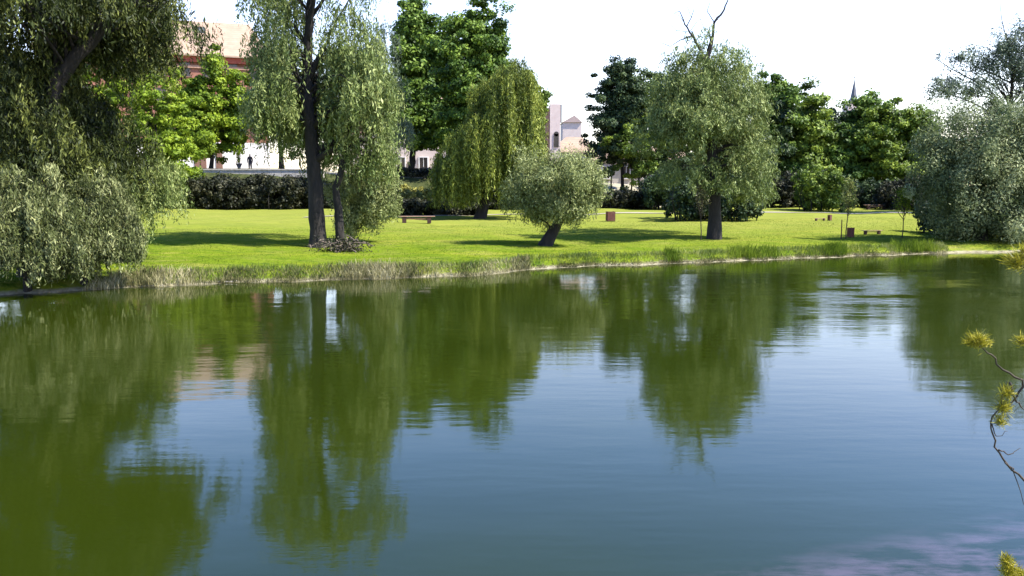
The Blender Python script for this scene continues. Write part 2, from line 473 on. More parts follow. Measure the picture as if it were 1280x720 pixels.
def crown_broad(rng, blobs, nclump, nleaf, cr, L, asp=0.6, inner=0.45, droop=0.3, squash=0.6):
    nclump = int(nclump * KD); nleaf = int(nleaf * KD * 1.25); cr *= 0.92
    C, Rr = pick_blobs(blobs, nclump, rng)
    d = unit(nclump, rng)
    r = inner + (1 - inner) * rng.rand(nclump)[:, None] ** 0.6
    r = r * (1 + 0.08 * rng.normal(size=(nclump, 1))) * lump(d, r, rng.rand() * 9)[:, None]
    ctr = C + d * r * Rr
    crr = cr * (0.55 + 0.9 * rng.rand(nclump))
    tintc = rng.rand(nclump)
    i = rng.randint(0, nclump, nleaf)
    u = unit(nleaf, rng); u[:, 2] = u[:, 2] * 1.0
    rr = rng.rand(nleaf)[:, None] ** 0.45
    off = u * rr * np.array([1, 1, squash])
    p = ctr[i] + off * crr[i][:, None]
    n = nrm(u * 0.7 + d[i] * 0.5 + np.array([0, 0, 0.5]) + 0.55 * rng.normal(size=(nleaf, 3)))
    dd = nrm(np.cross(n, rng.normal(size=(nleaf, 3))) + np.array([0, 0, -droop]))
    LL = L * (0.6 + 0.8 * rng.rand(nleaf))
    Q = leaf_quads(p, dd, n, LL, LL * asp)
    tint = np.clip(0.45 * tintc[i] + 0.4 * rng.rand(nleaf) + 0.08, 0, 1)
    return Q, tint, ctr

def crown_weep(rng, blobs, ntress, per, lng, step, L, asp=0.22, zmin=None, out=0.6, spread=0.22, inner=0.5, horiz=0.0):
    ntress = int(ntress * KD * 1.1); step *= 0.85; spread *= 0.85
    C, Rr = pick_blobs(blobs, ntress, rng)
    d = unit(ntress, rng); d[:, 2] = np.abs(d[:, 2]) * 1.1 - 0.35; d = nrm(d)
    r = inner + (1 - inner) * rng.rand(ntress)[:, None] ** 0.6
    r = r * (1 + 0.09 * rng.normal(size=(ntress, 1))) * lump(d, r, rng.rand() * 9)[:, None]
    st = C + d * r * Rr
    tt = rng.rand(ntress)
    S = np.repeat(st, per, 0) + rng.normal(size=(ntress * per, 3)) * spread * np.array([1, 1, 1.3])
    D = np.repeat(d, per, 0); T = np.repeat(tt, per)
    ln = np.repeat(lng * (0.5 + 0.9 * rng.rand(ntress)), per) * (0.5 + 0.7 * rng.rand(ntress * per))
    k = int(lng * 1.4 / step)
    ns = len(S)
    tpar = (np.arange(k)[None, :] + rng.rand(ns, k)) * step        # distance along strand
    keep = tpar < ln[:, None]
    hdir = D.copy(); hdir[:, 2] = 0; hdir = nrm(hdir + 0.4 * rng.normal(size=hdir.shape) * np.array([1, 1, 0]))
    o = out * (1 - np.exp(-tpar / 0.7))
    sway = rng.normal(size=(ns, 1)) * 0.06
    X = S[:, None, :] + hdir[:, None, :] * o[..., None] + np.array([0, 0, -1.0]) * (np.clip(tpar - 0.35 * (1 - np.exp(-tpar / 0.5)), 0, None))[..., None] * (1 - horiz)
    X = X + hdir[:, None, :] * (tpar * (horiz * 0.8) + sway * tpar)[..., None]
    P = X[keep]; H = np.repeat(hdir[:, None, :], k, 1)[keep]; TT = np.repeat(T[:, None], k, 1)[keep]
    if zmin is not None:
        zm = zmin + 0.9 * rng.rand(len(P)) ** 2 if np.isscalar(zmin) else zmin(P) 
        g = P[:, 2] > zm
        P, H, TT = P[g], H[g], TT[g]
    n_ = len(P)
    P = P + rng.normal(size=(n_, 3)) * 0.05
    dd = nrm(np.array([0, 0, -1.0 + horiz * .6]) + 0.55 * rng.normal(size=(n_, 3)))
    n = nrm(H * 0.5 + 0.8 * rng.normal(size=(n_, 3)) + np.array([0, 0, 0.35]))
    LL = L * (0.45 + 1.2 * rng.rand(n_) ** 1.3)
    Q = leaf_quads(P, dd, n, LL, LL * asp * (0.6 + 0.7 * rng.rand(n_)))
    tint = np.clip(0.45 * TT + 0.45 * rng.rand(n_) + 0.05, 0, 1)
    return Q, tint, st

def limb_path(a, b, rng, sag=0.12, n=6, wig=0.05):
    a = np.array(a); b = np.array(b); L = np.linalg.norm(b - a)
    P = []
    side = rng.normal(size=3) * L * wig
    for i in range(n + 1):
        t = i / n
        q = a + (b - a) * t + side * math.sin(math.pi * t) + np.array([0, 0, L * sag]) * math.sin(math.pi * t)
        q = q + rng.normal(size=3) * L * 0.012 * (0 < i < n)
        P.append(q)
    return P

def tree(name, label, cat, base, trunk, r0, blobs, leaf, style, seed, group=None, nlimb=5, ntwig=26, bark='bark', extra_limbs=(), Y=None,
         extra_trunks=(), clear=0.0, **kw):
    """base: photo pixel of the foot; trunk: pixels up the stem; blobs: (px, py, rx, ry[, depth offset]) in photo pixels"""
    rng = np.random.RandomState(seed)
    if Y is None:
        B = G(*base)
    else:
        B = at(base[0], base[1], Y); B[2] = float(zt(B[0], B[1]))
    Y = B[1]; sc = px_at(Y)
    root = empty(name, B)
    tag(root, label, cat, group)
    def W(px, py, dy=0): return at(px, py, Y + dy)
    P = [B - np.array([0, 0, 0.25]), B] + [W(*q) for q in trunk]
    # resample trunk
    pts = [P[0]]
    for a, b in zip(P[:-1], P[1:]):
        k = max(1, int(np.linalg.norm(b - a) / 0.45))
        for i in range(1, k + 1): pts.append(a + (b - a) * i / k + rng.normal(size=3) * r0 * 0.05)
    n = len(pts)
    rad = [r0 * (1 + 0.55 * math.exp(-i * 0.9)) * (1 - 0.72 * (i / n) ** 1.1) for i in range(n)]
    mb = MB().tube([p - B for p in pts], rad, 12, 0.16, rng)
    for tp, tr in extra_trunks:
        q = [W(*t) - B for t in tp]
        q2 = [q[0]]
        for a, b in zip(q[:-1], q[1:]):
            for i in range(1, 5): q2.append(a + (b - a) * i / 4 + rng.normal(size=3) * tr * 0.08)
        mb.tube(q2, [tr * (1 - 0.6 * i / len(q2)) for i in range(len(q2))], 10, 0.16, rng)
    mb.build('trunk', M[bark], root, True)
    B3 = []
    for bl in blobs:
        dy = bl[4] if len(bl) > 4 else 0.0
        c = W(bl[0], bl[1], dy)
        s = px_at(Y + dy)
        B3.append((c[0], c[1], c[2], bl[2] * s, bl[2] * s * (bl[5] if len(bl) > 5 else 1.1), bl[3] * s))
    if style == 'weep':
        Q, tint, ctr = crown_weep(rng, B3, **kw)
    else:
        Q, tint, ctr = crown_broad(rng, B3, **kw)
    Q = Q - B
    if clear:      # thin growth on the near side of the stem, so that the stem shows
        cc = Q.mean(1); tz = np.array([p - B for p in pts]); o_ = np.argsort(tz[:, 2])
        tx = np.interp(cc[:, 2], tz[o_, 2], tz[o_, 0])
        keep = ~((cc[:, 1] < 0.5) & (np.abs(cc[:, 0] - tx) < clear) & (rng.rand(len(cc)) < 0.78))
        Q = Q[keep]; tint = tint[keep]
    o = link('crown', quads_mesh('crown', Q, tint), M[leaf], root)
    # limbs reach from the stem to the clumps
    sel = ctr[rng.permutation(len(ctr))[:nlimb + ntwig]]
    tp = np.array(pts)
    lo = int(n * 0.3)
    tw = MB()
    for j, c in enumerate(sel):
        cand = tp[lo:]
        below = cand[cand[:, 2] < c[2] - 0.1]
        if len(below) == 0: continue
        a = below[max(0, len(below) - 1 - rng.randint(0, max(1, len(below) // 2)))]
        i = int(np.argmin(np.linalg.norm(tp - a, axis=1)))
        pp = [q - B for q in limb_path(a, c, rng)]
        if j < nlimb:
            rr = rad[i] * 0.6
            MB().tube(pp, [rr * (1 - 0.82 * k / 6) for k in range(7)], 8, 0.1, rng).build('limb', M[bark], root, True)
        else:
            rr = min(rad[i] * 0.3, 0.06)
            tw.tube(pp, [rr * (1 - 0.8 * k / 6) for k in range(7)], 5)
    if tw.v: tag(tw.build('branches', M[bark], root, True), kind='stuff')
    for lp, lr in extra_limbs:
        q = [W(*t) - B for t in lp]
        q2 = [q[0]]
        for a, b in zip(q[:-1], q[1:]):
            for i in range(1, 4): q2.append(a + (b - a) * i / 3 + rng.normal(size=3) * lr * 0.25)
        MB().tube(q2, [lr * (1 - 0.75 * i / len(q2)) for i in range(len(q2))], 7, 0.1, rng).build('limb', M[bark], root, True)
    return root

# --- left bank: dark leaning willow and the silver bushes in front of it
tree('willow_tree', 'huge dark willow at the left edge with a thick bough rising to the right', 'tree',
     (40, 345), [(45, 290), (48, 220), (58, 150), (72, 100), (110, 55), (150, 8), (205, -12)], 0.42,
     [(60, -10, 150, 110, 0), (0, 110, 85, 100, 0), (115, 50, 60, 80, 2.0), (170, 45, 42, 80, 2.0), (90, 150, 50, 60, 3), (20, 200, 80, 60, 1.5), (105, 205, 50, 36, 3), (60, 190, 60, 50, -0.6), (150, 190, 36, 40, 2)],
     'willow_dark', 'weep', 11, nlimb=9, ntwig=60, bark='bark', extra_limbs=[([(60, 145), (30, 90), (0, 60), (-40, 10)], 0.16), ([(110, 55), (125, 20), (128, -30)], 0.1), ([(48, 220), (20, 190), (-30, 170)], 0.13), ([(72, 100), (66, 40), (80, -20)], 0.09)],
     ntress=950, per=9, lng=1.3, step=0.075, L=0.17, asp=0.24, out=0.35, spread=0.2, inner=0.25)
SB = 'silver-leaved willow bushes on the left bank'
tree('willow_bush', 'silver willow bush at the left edge of the bank, its foot dark over the water', 'bush', (35, 362), [(32, 330), (25, 290)], 0.12,
     [(30, 270, 62, 68, 0), (10, 310, 50, 45, -0.8), (70, 300, 40, 55, -0.4)], 'willow_silver', 'weep', 21, SB, nlimb=4, ntwig=30,
     ntress=300, per=9, lng=1.0, step=0.05, L=0.13, asp=0.24, out=0.35, spread=0.10, inner=0.2, zmin=0.35)
tree('willow_bush', 'silver willow bush with long drooping sprays over the reeds, right of the larger bush', 'bush', (105, 355), [(112, 320), (125, 270)], 0.11,
     [(118, 262, 48, 50, 0.5), (146, 290, 28, 36, 0), (95, 322, 30, 34, -0.3)], 'willow_silver', 'weep', 22, SB, nlimb=4, ntwig=30,
     ntress=220, per=9, lng=1.15, step=0.05, L=0.13, asp=0.24, out=0.3, spread=0.10, inner=0.2, zmin=0.40)
tree('willow_bush', 'pale loose willow sprays hanging beside the shaded lawn, rightmost of the left bank bushes', 'bush', (150, 328), [(160, 300), (172, 260)], 0.09,
     [(170, 215, 34, 26, 0), (205, 220, 26, 22, 0.5), (165, 245, 24, 26, 0)], 'willow_pale', 'weep', 23, SB, nlimb=4, ntwig=24,
     ntress=75, per=8, lng=1.5, step=0.06, L=0.13, asp=0.25, out=0.35, spread=0.16, inner=0.1, zmin=0.5)
# bright green trees
tree('maple_tree', 'bright yellow green tree with pointed top in front of the tiled roof', 'tree', (264, 212), [(265, 200), (268, 130), (268, 80)], 0.22,
     [(268, 112, 24, 42, 0), (252, 150, 42, 42, 0), (287, 158, 30, 46, 0.5), (238, 175, 40, 28, -0.5), (228, 128, 34, 34, 0), (300, 122, 18, 30, 0.5), (268, 78, 10, 20, 0), (300, 158, 18, 22, 0)], 'maple', 'broad', 31, Y=91, nlimb=5, ntwig=20,
     nclump=230, nleaf=26000, cr=0.85, L=0.32, asp=0.65, inner=0.25)
tree('maple_tree', 'bright green leafy tree between the leaning willow and the pointed tree', 'tree', (195, 266), [(195, 220), (195, 150)], 0.18,
     [(195, 140, 42, 66, 0), (175, 195, 44, 40, 0), (215, 180, 34, 42, 0), (160, 120, 40, 60, 0.5), (150, 60, 50, 60, 1)], 'maple', 'broad', 32, nlimb=5, ntwig=20,
     nclump=240, nleaf=26000, cr=0.62, L=0.24, asp=0.65, inner=0.25)
tree('dark_tree', 'dim dark green tree behind the big split willow, right of the tiled roof', 'tree', (352, 212), [(351, 190), (344, 120)], 0.26,
     [(342, 110, 26, 55, 0), (334, 140, 32, 34, 0), (364, 140, 30, 54, 0), (368, 170, 22, 24, 0)], 'dark_leaf', 'broad', 33, Y=92, nlimb=5, ntwig=20,
     nclump=200, nleaf=20000, cr=0.62, L=0.24, asp=0.5, inner=0.2)
# tree 1: tall willow with thick black trunk
tree('willow_tree', 'tall willow with thick black upright trunk and thin drooping crown above the brushwood heap', 'tree',
     (398, 309), [(396, 260), (390, 190), (384, 120), (385, 60), (388, 0), (392, -60)], 0.40,
     [(350, 110, 34, 70, 0), (345, 0, 50, 40, 0), (440, 70, 40, 75, 0.5), (455, 130, 42, 70, 0), (400, -50, 90, 45, 0), (475, 190, 22, 50, 0.5), (430, 190, 40, 50, 1.2), (360, 165, 24, 40, 1.2), (350, 60, 36, 40, 0), (370, 120, 50, 60, 3.6), (430, 120, 50, 70, 3.6), (342, 130, 22, 50, -1.0), (402, 150, 30, 60, 1.6), (452, 110, 36, 60, -1.0)],
     'willow_pale', 'weep', 41, nlimb=10, ntwig=50,
     extra_trunks=[([(424, 304), (424, 270), (420, 235), (432, 190), (440, 140)], 0.24)],
     extra_limbs=[([(386, 100), (400, 78), (415, 68), (440, 62)], 0.11), ([(386, 150), (402, 165), (414, 160)], 0.07), ([(385, 60), (365, 30), (345, 5)], 0.1), ([(388, 20), (420, -20), (450, -50)], 0.1)],
     clear=0.27, ntress=470, per=9, lng=1.6, step=0.08, L=0.19, asp=0.25, out=0.45, spread=0.24, inner=0.15)
tree('willow_bush', 'pale yellow green shoots sprouting low beside the thick black trunk', 'bush', (436, 303), [(445, 270), (452, 240)], 0.07,
     [(450, 255, 40, 32, 0), (462, 225, 34, 30, 0.3), (435, 275, 18, 20, 0), (478, 250, 20, 25, 0)], 'willow_bush', 'broad', 42, nlimb=4, ntwig=24,
     nclump=130, nleaf=17000, cr=0.45, L=0.15, asp=0.28, inner=0.2, droop=0.8, squash=1.4)
tree('birch_tree', 'thin airy grey green tree behind the split willow, left of the tall dark pair', 'tree', (480, 262), [(478, 200), (474, 120), (470, 50)], 0.14,
     [(472, 60, 20, 38, 0), (480, 110, 26, 45, 0), (490, 165, 24, 30, 0)], 'blue_leaf', 'weep', 43, nlimb=5, ntwig=30,
     ntress=130, per=7, lng=1.8, step=0.10, L=0.2, asp=0.28, out=0.4, spread=0.3, inner=0.1)
# tall dark pair
PG = 'tall dense green trees behind the weeping willow'
tree('poplar_tree', 'tall narrow green tree, left one of the tall pair behind the weeping willow', 'tree', (514, 222), [(516, 190), (520, 100), (520, 30)], 0.34,
     [(518, 32, 20, 36, 0), (520, 90, 30, 55, 0), (526, 140, 34, 44, 0), (545, 70, 24, 50, 0.5), (508, 60, 14, 34, 0), (550, 165, 26, 20, 0)], 'poplar', 'broad', 51, PG, Y=90, nlimb=6, ntwig=24,
     nclump=260, nleaf=38000, cr=1.0, L=0.34, asp=0.65, inner=0.25)
tree('poplar_tree', 'tall round topped green tree, right one of the tall pair behind the weeping willow', 'tree', (592, 262), [(592, 200), (594, 120), (596, 50)], 0.3,
     [(597, 45, 38, 42, 0), (580, 80, 34, 50, 0), (610, 70, 28, 40, 0), (575, 140, 34, 45, 0), (598, 120, 40, 50, 0), (640, 140, 24, 30, 1)], 'poplar', 'broad', 52, PG, nlimb=6, ntwig=24,
     nclump=300, nleaf=42000, cr=0.85, L=0.28, asp=0.65, inner=0.3)
tree('lime_tree', 'mid green tree peeping out on the right of the weeping willow', 'tree', (662, 262), [(664, 220), (666, 160)], 0.18,
     [(664, 150, 16, 30, 0), (676, 122, 9, 13, 0), (658, 180, 18, 20, 0)], 'mid_leaf', 'broad', 53, nlimb=4, ntwig=16,
     nclump=110, nleaf=12000, cr=0.65, L=0.25, asp=0.65, inner=0.2)
# weeping willow
tree('weeping_willow', 'weeping willow with long golden green curtains and a leaning dark trunk', 'tree', (600, 273), [(606, 252), (613, 225), (618, 180), (622, 140), (625, 110)], 0.42,
     [(643, 104, 30, 30, 0), (628, 118, 28, 32, 0), (652, 140, 24, 40, 0), (604, 165, 32, 34, 0), (580, 196, 30, 28, 0), (622, 175, 40, 40, 0), (650, 185, 26, 36, 0), (566, 212, 22, 22, 0)],
     'weeping', 'weep', 61, nlimb=8, ntwig=30,
     ntress=330, per=17, lng=3.6, step=0.13, L=0.25, asp=0.2, out=0.5, spread=0.14, inner=0.3, zmin=1.6)
# round willow on leaning trunk
tree('pollard_willow', 'small round pale willow on a short thick leaning trunk by the waterside', 'tree', (682, 307), [(690, 292), (700, 274), (704, 256)], 0.34,
     [(696, 226, 52, 40, 0), (665, 236, 30, 30, 0), (725, 232, 28, 36, 0), (695, 255, 40, 24, 0)], 'willow_bush', 'broad', 71, nlimb=8, ntwig=50,
     nclump=230, nleaf=42000, cr=0.55, L=0.16, asp=0.24, inner=0.25, droop=-0.7, squash=1.3)
# dark trees right of gap
DG = 'dark trees between the sky gap and the large grey green willow'
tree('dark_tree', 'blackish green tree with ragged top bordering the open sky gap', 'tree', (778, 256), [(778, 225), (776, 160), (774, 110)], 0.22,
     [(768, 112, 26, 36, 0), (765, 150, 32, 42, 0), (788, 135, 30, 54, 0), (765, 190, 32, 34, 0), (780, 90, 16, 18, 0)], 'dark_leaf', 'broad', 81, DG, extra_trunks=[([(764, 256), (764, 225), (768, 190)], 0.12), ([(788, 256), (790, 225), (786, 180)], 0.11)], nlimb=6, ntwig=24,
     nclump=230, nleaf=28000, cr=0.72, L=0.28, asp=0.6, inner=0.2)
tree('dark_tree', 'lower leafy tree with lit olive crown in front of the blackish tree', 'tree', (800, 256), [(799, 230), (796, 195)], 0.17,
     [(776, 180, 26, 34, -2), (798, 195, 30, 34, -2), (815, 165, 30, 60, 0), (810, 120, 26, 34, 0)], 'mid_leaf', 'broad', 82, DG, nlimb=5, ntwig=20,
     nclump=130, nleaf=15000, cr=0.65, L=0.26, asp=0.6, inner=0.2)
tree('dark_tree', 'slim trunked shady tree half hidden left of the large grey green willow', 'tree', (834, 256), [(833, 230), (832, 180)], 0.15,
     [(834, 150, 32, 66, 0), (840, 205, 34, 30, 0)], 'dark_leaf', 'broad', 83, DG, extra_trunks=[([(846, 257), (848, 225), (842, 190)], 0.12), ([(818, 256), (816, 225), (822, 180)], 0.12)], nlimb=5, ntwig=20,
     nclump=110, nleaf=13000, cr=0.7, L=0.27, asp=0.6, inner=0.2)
# large grey-green willow
tree('willow_tree', 'large grey green willow with dead bare boughs above its crown and a black trunk', 'tree', (893, 299), [(894, 270), (892, 230), (890, 180), (886, 120), (880, 70)], 0.37,
     [(885, 82, 44, 38, 0), (850, 110, 42, 40, 0), (920, 130, 38, 60, 0), (845, 165, 42, 60, 0), (895, 160, 50, 70, 0), (935, 195, 30, 55, 0), (860, 220, 36, 34, 0), (915, 230, 36, 36, 0), (942, 240, 22, 36, 0.5), (850, 140, 40, 40, 4), (900, 115, 48, 48, 4), (905, 190, 44, 50, 3.6), (880, 150, 50, 60, -1.5)],
     'willow_pale', 'weep', 91, nlimb=9, ntwig=40,
     extra_limbs=[([(883, 80), (890, 50), (893, 28), (905, 12), (911, -3)], 0.10), ([(880, 70), (866, 45), (856, 30), (850, 14)], 0.07), ([(858, 34), (864, 22), (868, 10)], 0.035), ([(893, 28), (884, 14), (888, 2)], 0.03),
                  ([(850, 14), (843, 16)], 0.02), ([(866, 45), (850, 50), (838, 58)], 0.04), ([(838, 58), (822, 52)], 0.02), ([(856, 30), (850, 20), (838, 14)], 0.018), ([(862, 40), (872, 26), (880, 22)], 0.018), ([(860, 40), (846, 38), (836, 28)], 0.018), ([(846, 38), (838, 44)], 0.012), ([(890, 50), (880, 36), (874, 20)], 0.02), ([(893, 28), (900, 22), (900, 8)], 0.016), ([(866, 45), (856, 60), (846, 66)], 0.02), ([(864, 22), (860, 10), (854, 4)], 0.014), ([(886, 44), (896, 40), (906, 36)], 0.014)],
     ntress=800, per=10, lng=0.95, step=0.08, L=0.16, asp=0.27, out=0.4, spread=0.15, inner=0.1, horiz=0.3)
# right of it
RG = 'leafy trees along the back of the lawn on the right'
tree('lime_tree', 'dark green tree with lit left flank just right of the large grey green willow', 'tree', (972, 254), [(974, 225), (976, 160)], 0.3,
     [(970, 125, 28, 40, 0), (978, 175, 32, 55, 0), (962, 150, 20, 50, 0), (975, 215, 32, 26, 0)], 'poplar', 'broad', 101, RG, nlimb=6, ntwig=20,
     nclump=140, nleaf=17000, cr=1.0, L=0.38, asp=0.6, inner=0.25)
tree('lime_tree', 'forked dark tree whose leaning trunk shows beside a bright chink', 'tree', (1003, 254), [(1008, 225), (1014, 170)], 0.28,
     [(1005, 142, 28, 42, 0), (1014, 185, 32, 42, 0), (1030, 210, 30, 34, 0), (1000, 220, 30, 24, 0)], 'mid_leaf', 'broad', 102, RG, nlimb=6, ntwig=20,
     extra_trunks=[([(1000, 254), (992, 225), (985, 180)], 0.2)],
     nclump=160, nleaf=19000, cr=1.0, L=0.38, asp=0.6, inner=0.2)
tree('lime_tree', 'pointed dark green tree just below the thin spire', 'tree', (1072, 253), [(1078, 210), (1082, 155)], 0.3,
     [(1084, 142, 24, 24, 0), (1064, 178, 30, 38, 0), (1062, 210, 34, 36, 0)], 'poplar', 'broad', 103, RG, nlimb=6, ntwig=20,
     nclump=150, nleaf=18000, cr=1.0, L=0.38, asp=0.6, inner=0.25)
tree('lime_tree', 'wide yellow green tree with a sunlit top left of the dark waterside willow', 'tree', (1118, 255), [(1118, 215), (1116, 170)], 0.3,
     [(1112, 158, 46, 34, 0), (1135, 175, 36, 42, 0), (1090, 190, 36, 42, 0), (1120, 215, 50, 32, 0), (1150, 172, 30, 36, 0), (1160, 205, 30, 40, 0)], 'mid_leaf', 'broad', 104, RG, nlimb=6, ntwig=20,
     nclump=330, nleaf=42000, cr=0.95, L=0.34, asp=0.6, inner=0.25)
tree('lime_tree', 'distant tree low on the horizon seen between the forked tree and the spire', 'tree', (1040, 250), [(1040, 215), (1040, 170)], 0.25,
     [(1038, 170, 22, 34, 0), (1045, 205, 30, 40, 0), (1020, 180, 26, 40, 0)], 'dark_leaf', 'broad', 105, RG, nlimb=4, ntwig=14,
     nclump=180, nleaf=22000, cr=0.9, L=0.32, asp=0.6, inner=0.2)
BK = 'second row of trees closing the belt behind the lawn'
for lab, px_, top_, hw_, sd_, lf_ in [('dark tree of the second row directly behind the large grey green willow', 905, 120, 44, 131, 'dark_leaf'),
        ('dark tree of the second row between the grey green willow and the lit lime', 958, 128, 34, 132, 'dark_leaf'),
        ('rear tree whose crown fills the belt behind the forked tree', 1012, 142, 34, 133, 'mid_leaf'),
        ('rear tree standing behind the pointed dark green tree', 1058, 158, 30, 134, 'poplar'),
        ('rear tree whose top shows left of the sparse tree at the right', 1150, 146, 34, 135, 'mid_leaf')]:
    tree('lime_tree', lab, 'tree', (px_, 250), [(px_, 215), (px_ + 3, 180)], 0.28,
         [(px_, top_ + 34, hw_ * .8, 34, 0), (px_ - 8, top_ + 70, hw_, 38, 0), (px_ + 8, top_ + 98, hw_, 30, 0)], lf_, 'broad', sd_, BK, Y=101, nlimb=4, ntwig=12,
         nclump=120, nleaf=15000, cr=1.1, L=0.40, asp=0.6, inner=0.2)
# far right
tree('sparse_tree', 'tall thin half bare tree standing over the dark willow at the right edge', 'tree', (1250, 268), [(1256, 200), (1262, 140), (1266, 90), (1258, 45)], 0.22,
     [(1255, 60, 34, 24, 0), (1235, 85, 30, 20, 0), (1275, 90, 26, 28, 0), (1200, 72, 24, 14, 0), (1180, 110, 24, 16, 0), (1220, 110, 34, 18, 0), (1290, 50, 30, 30, 0), (1310, 100, 40, 40, 0)],
     'blue_leaf', 'broad', 111, nlimb=9, ntwig=60,
     extra_limbs=[([(1262, 140), (1235, 110), (1200, 92), (1170, 74)], 0.09), ([(1266, 90), (1285, 60), (1300, 20)], 0.08), ([(1255, 150), (1215, 128), (1180, 115), (1150, 108)], 0.08), ([(1256, 80), (1235, 60), (1215, 55)], 0.05), ([(1258, 50), (1252, 25), (1250, 2)], 0.045), ([(1253, 30), (1246, 18), (1244, 8)], 0.02)],
     nclump=230, nleaf=12500, cr=0.8, L=0.22, asp=0.4, inner=0.0, squash=1.0)
tree('willow_tree', 'broad rounded grey willow with a pale top and blackish foot at the right waterside', 'tree', (1225, 300), [(1225, 270), (1222, 220), (1220, 180)], 0.35,
     [(1225, 175, 60, 48, 0), (1185, 210, 44, 44, 0), (1270, 190, 50, 56, 0), (1220, 235, 70, 42, -0.5), (1205, 270, 50, 26, 0), (1265, 270, 50, 30, -0.5), (1320, 200, 60, 60, 0), (1330, 260, 50, 40, 0)],
      'willow_grey', 'broad', 121, nlimb=9, ntwig=40,
     nclump=420, nleaf=75000, cr=0.75, L=0.17, asp=0.3, inner=0.35, droop=0.5, squash=1.2)
# off-frame neighbours
tree('lime_tree', 'leafy tree beyond the right edge beside the sparse tree', 'tree', (1380, 262), [(1380, 200), (1380, 130)], 0.3,
     [(1380, 130, 55, 60, 0), (1360, 190, 50, 45, 0)], 'mid_leaf', 'broad', 122, nlimb=4, ntwig=10,
     nclump=150, nleaf=12000, cr=0.9, L=0.34, asp=0.6, inner=0.3)
tree('lime_tree', 'leafy tree behind the leaning willow at the left edge', 'tree', (80, 262), [(80, 200), (80, 130)], 0.3,
     [(80, 130, 60, 70, 0), (110, 190, 50, 45, 0), (30, 180, 50, 50, 0)], 'mid_leaf', 'broad', 123, nlimb=4, ntwig=10,
     nclump=170, nleaf=15000, cr=0.9, L=0.32, asp=0.6, inner=0.3)

# ------------------------------------------------------------------ hedges and undergrowth (each its own shrub)
def shrub(name, label, cat, x0, x1, ytop, ybot, Y, leaf, seed, group=None, nclump=120, nleaf=9000, L=0.26, cr=0.5, zfoot=None, dep=2.6):
    nclump = int(nclump * 1.5); nleaf = int(nleaf * 1.5)
    rng = np.random.RandomState(seed)
    a = at(x0, ytop, Y); b = at(x1, ybot, Y)
    cx = (a[0] + b[0]) / 2
    zb = float(zt(cx, Y)) if zfoot is None else zfoot
    root = empty(name, (cx, Y, zb)); tag(root, label, cat, group)
    hw = (b[0] - a[0]) / 2; top = a[2] - zb
    n = nclump
    C = np.stack([rng.uniform(-hw, hw, n), rng.uniform(-dep, dep, n), np.zeros(n)], 1)
    g0 = zt(C[:, 0] + cx, C[:, 1] + Y) - zb
    C[:, 2] = g0 + np.clip(top - g0, 0.5, None) * rng.uniform(0.05, 1, n) ** 0.8 * (0.86 + 0.16 * rng.rand(n)) * (0.86 + 0.16 * np.sin(C[:, 0] * 1.3 + seed) * np.cos(C[:, 0] * 0.47 + seed * 2))
    r = cr * (0.6 + 0.8 * rng.rand(n))
    i = rng.randint(0, n, nleaf); u = unit(nleaf, rng)
    p = C[i] + u * (rng.rand(nleaf)[:, None] ** 0.45) * r[i][:, None]
    g = zt(p[:, 0] + cx, p[:, 1] + Y) - zb
    k = p[:, 2] > g; p = p[k]; u = u[k]; i = i[k]; m_ = len(p)
    nn = nrm(u + np.array([0, -0.1, 0.4]) + 0.6 * rng.normal(size=(m_, 3)))
    dd = nrm(np.cross(nn, rng.normal(size=(m_, 3))))
    LL = L * (0.6 + 0.8 * rng.rand(m_))
    link('foliage', quads_mesh('foliage', leaf_quads(p, dd, nn, LL, LL * 0.6), np.clip(0.4 * rng.rand(n)[i] + 0.5 * rng.rand(m_), 0, 1)), M[leaf], root)
    st = MB()
    for c in C[:26]:
        zz = float(zt(c[0] * 0.9 + cx, c[1] + Y)) - zb
        st.tube(limb_path((c[0] * 0.9, c[1], zz - 0.1), c, rng, 0.02, 4), [0.05, 0.045, 0.035, 0.025, 0.015], 5)
    tag(st.build('stems', M['bark'], root, True), kind='stuff')
    return root
HG = 'dark hedges growing on the terrace bank'
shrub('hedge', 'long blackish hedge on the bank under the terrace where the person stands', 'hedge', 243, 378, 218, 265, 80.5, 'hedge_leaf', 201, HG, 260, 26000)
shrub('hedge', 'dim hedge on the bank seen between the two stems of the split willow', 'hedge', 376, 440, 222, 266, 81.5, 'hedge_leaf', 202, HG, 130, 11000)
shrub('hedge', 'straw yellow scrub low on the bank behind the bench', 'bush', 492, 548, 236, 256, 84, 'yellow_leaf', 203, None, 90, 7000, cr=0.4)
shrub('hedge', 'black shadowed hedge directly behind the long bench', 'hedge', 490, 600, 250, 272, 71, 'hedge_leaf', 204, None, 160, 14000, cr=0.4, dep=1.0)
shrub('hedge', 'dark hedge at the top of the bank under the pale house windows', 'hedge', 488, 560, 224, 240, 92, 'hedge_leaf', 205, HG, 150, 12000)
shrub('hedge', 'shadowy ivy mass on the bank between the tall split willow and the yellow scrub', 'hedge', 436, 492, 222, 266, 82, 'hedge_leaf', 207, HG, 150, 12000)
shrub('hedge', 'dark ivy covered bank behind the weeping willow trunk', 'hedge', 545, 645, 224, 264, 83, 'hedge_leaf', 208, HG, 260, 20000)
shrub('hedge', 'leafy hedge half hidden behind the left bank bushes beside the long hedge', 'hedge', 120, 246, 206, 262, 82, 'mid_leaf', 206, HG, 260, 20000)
UG = 'undergrowth along the back of the lawn'
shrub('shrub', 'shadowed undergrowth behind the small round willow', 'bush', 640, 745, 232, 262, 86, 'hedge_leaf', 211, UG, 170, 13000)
shrub('shrub', 'black undergrowth beneath the bare trunks behind the brown litter bin', 'bush', 744, 815, 238, 260, 87, 'hedge_leaf', 212, UG, 130, 11000)
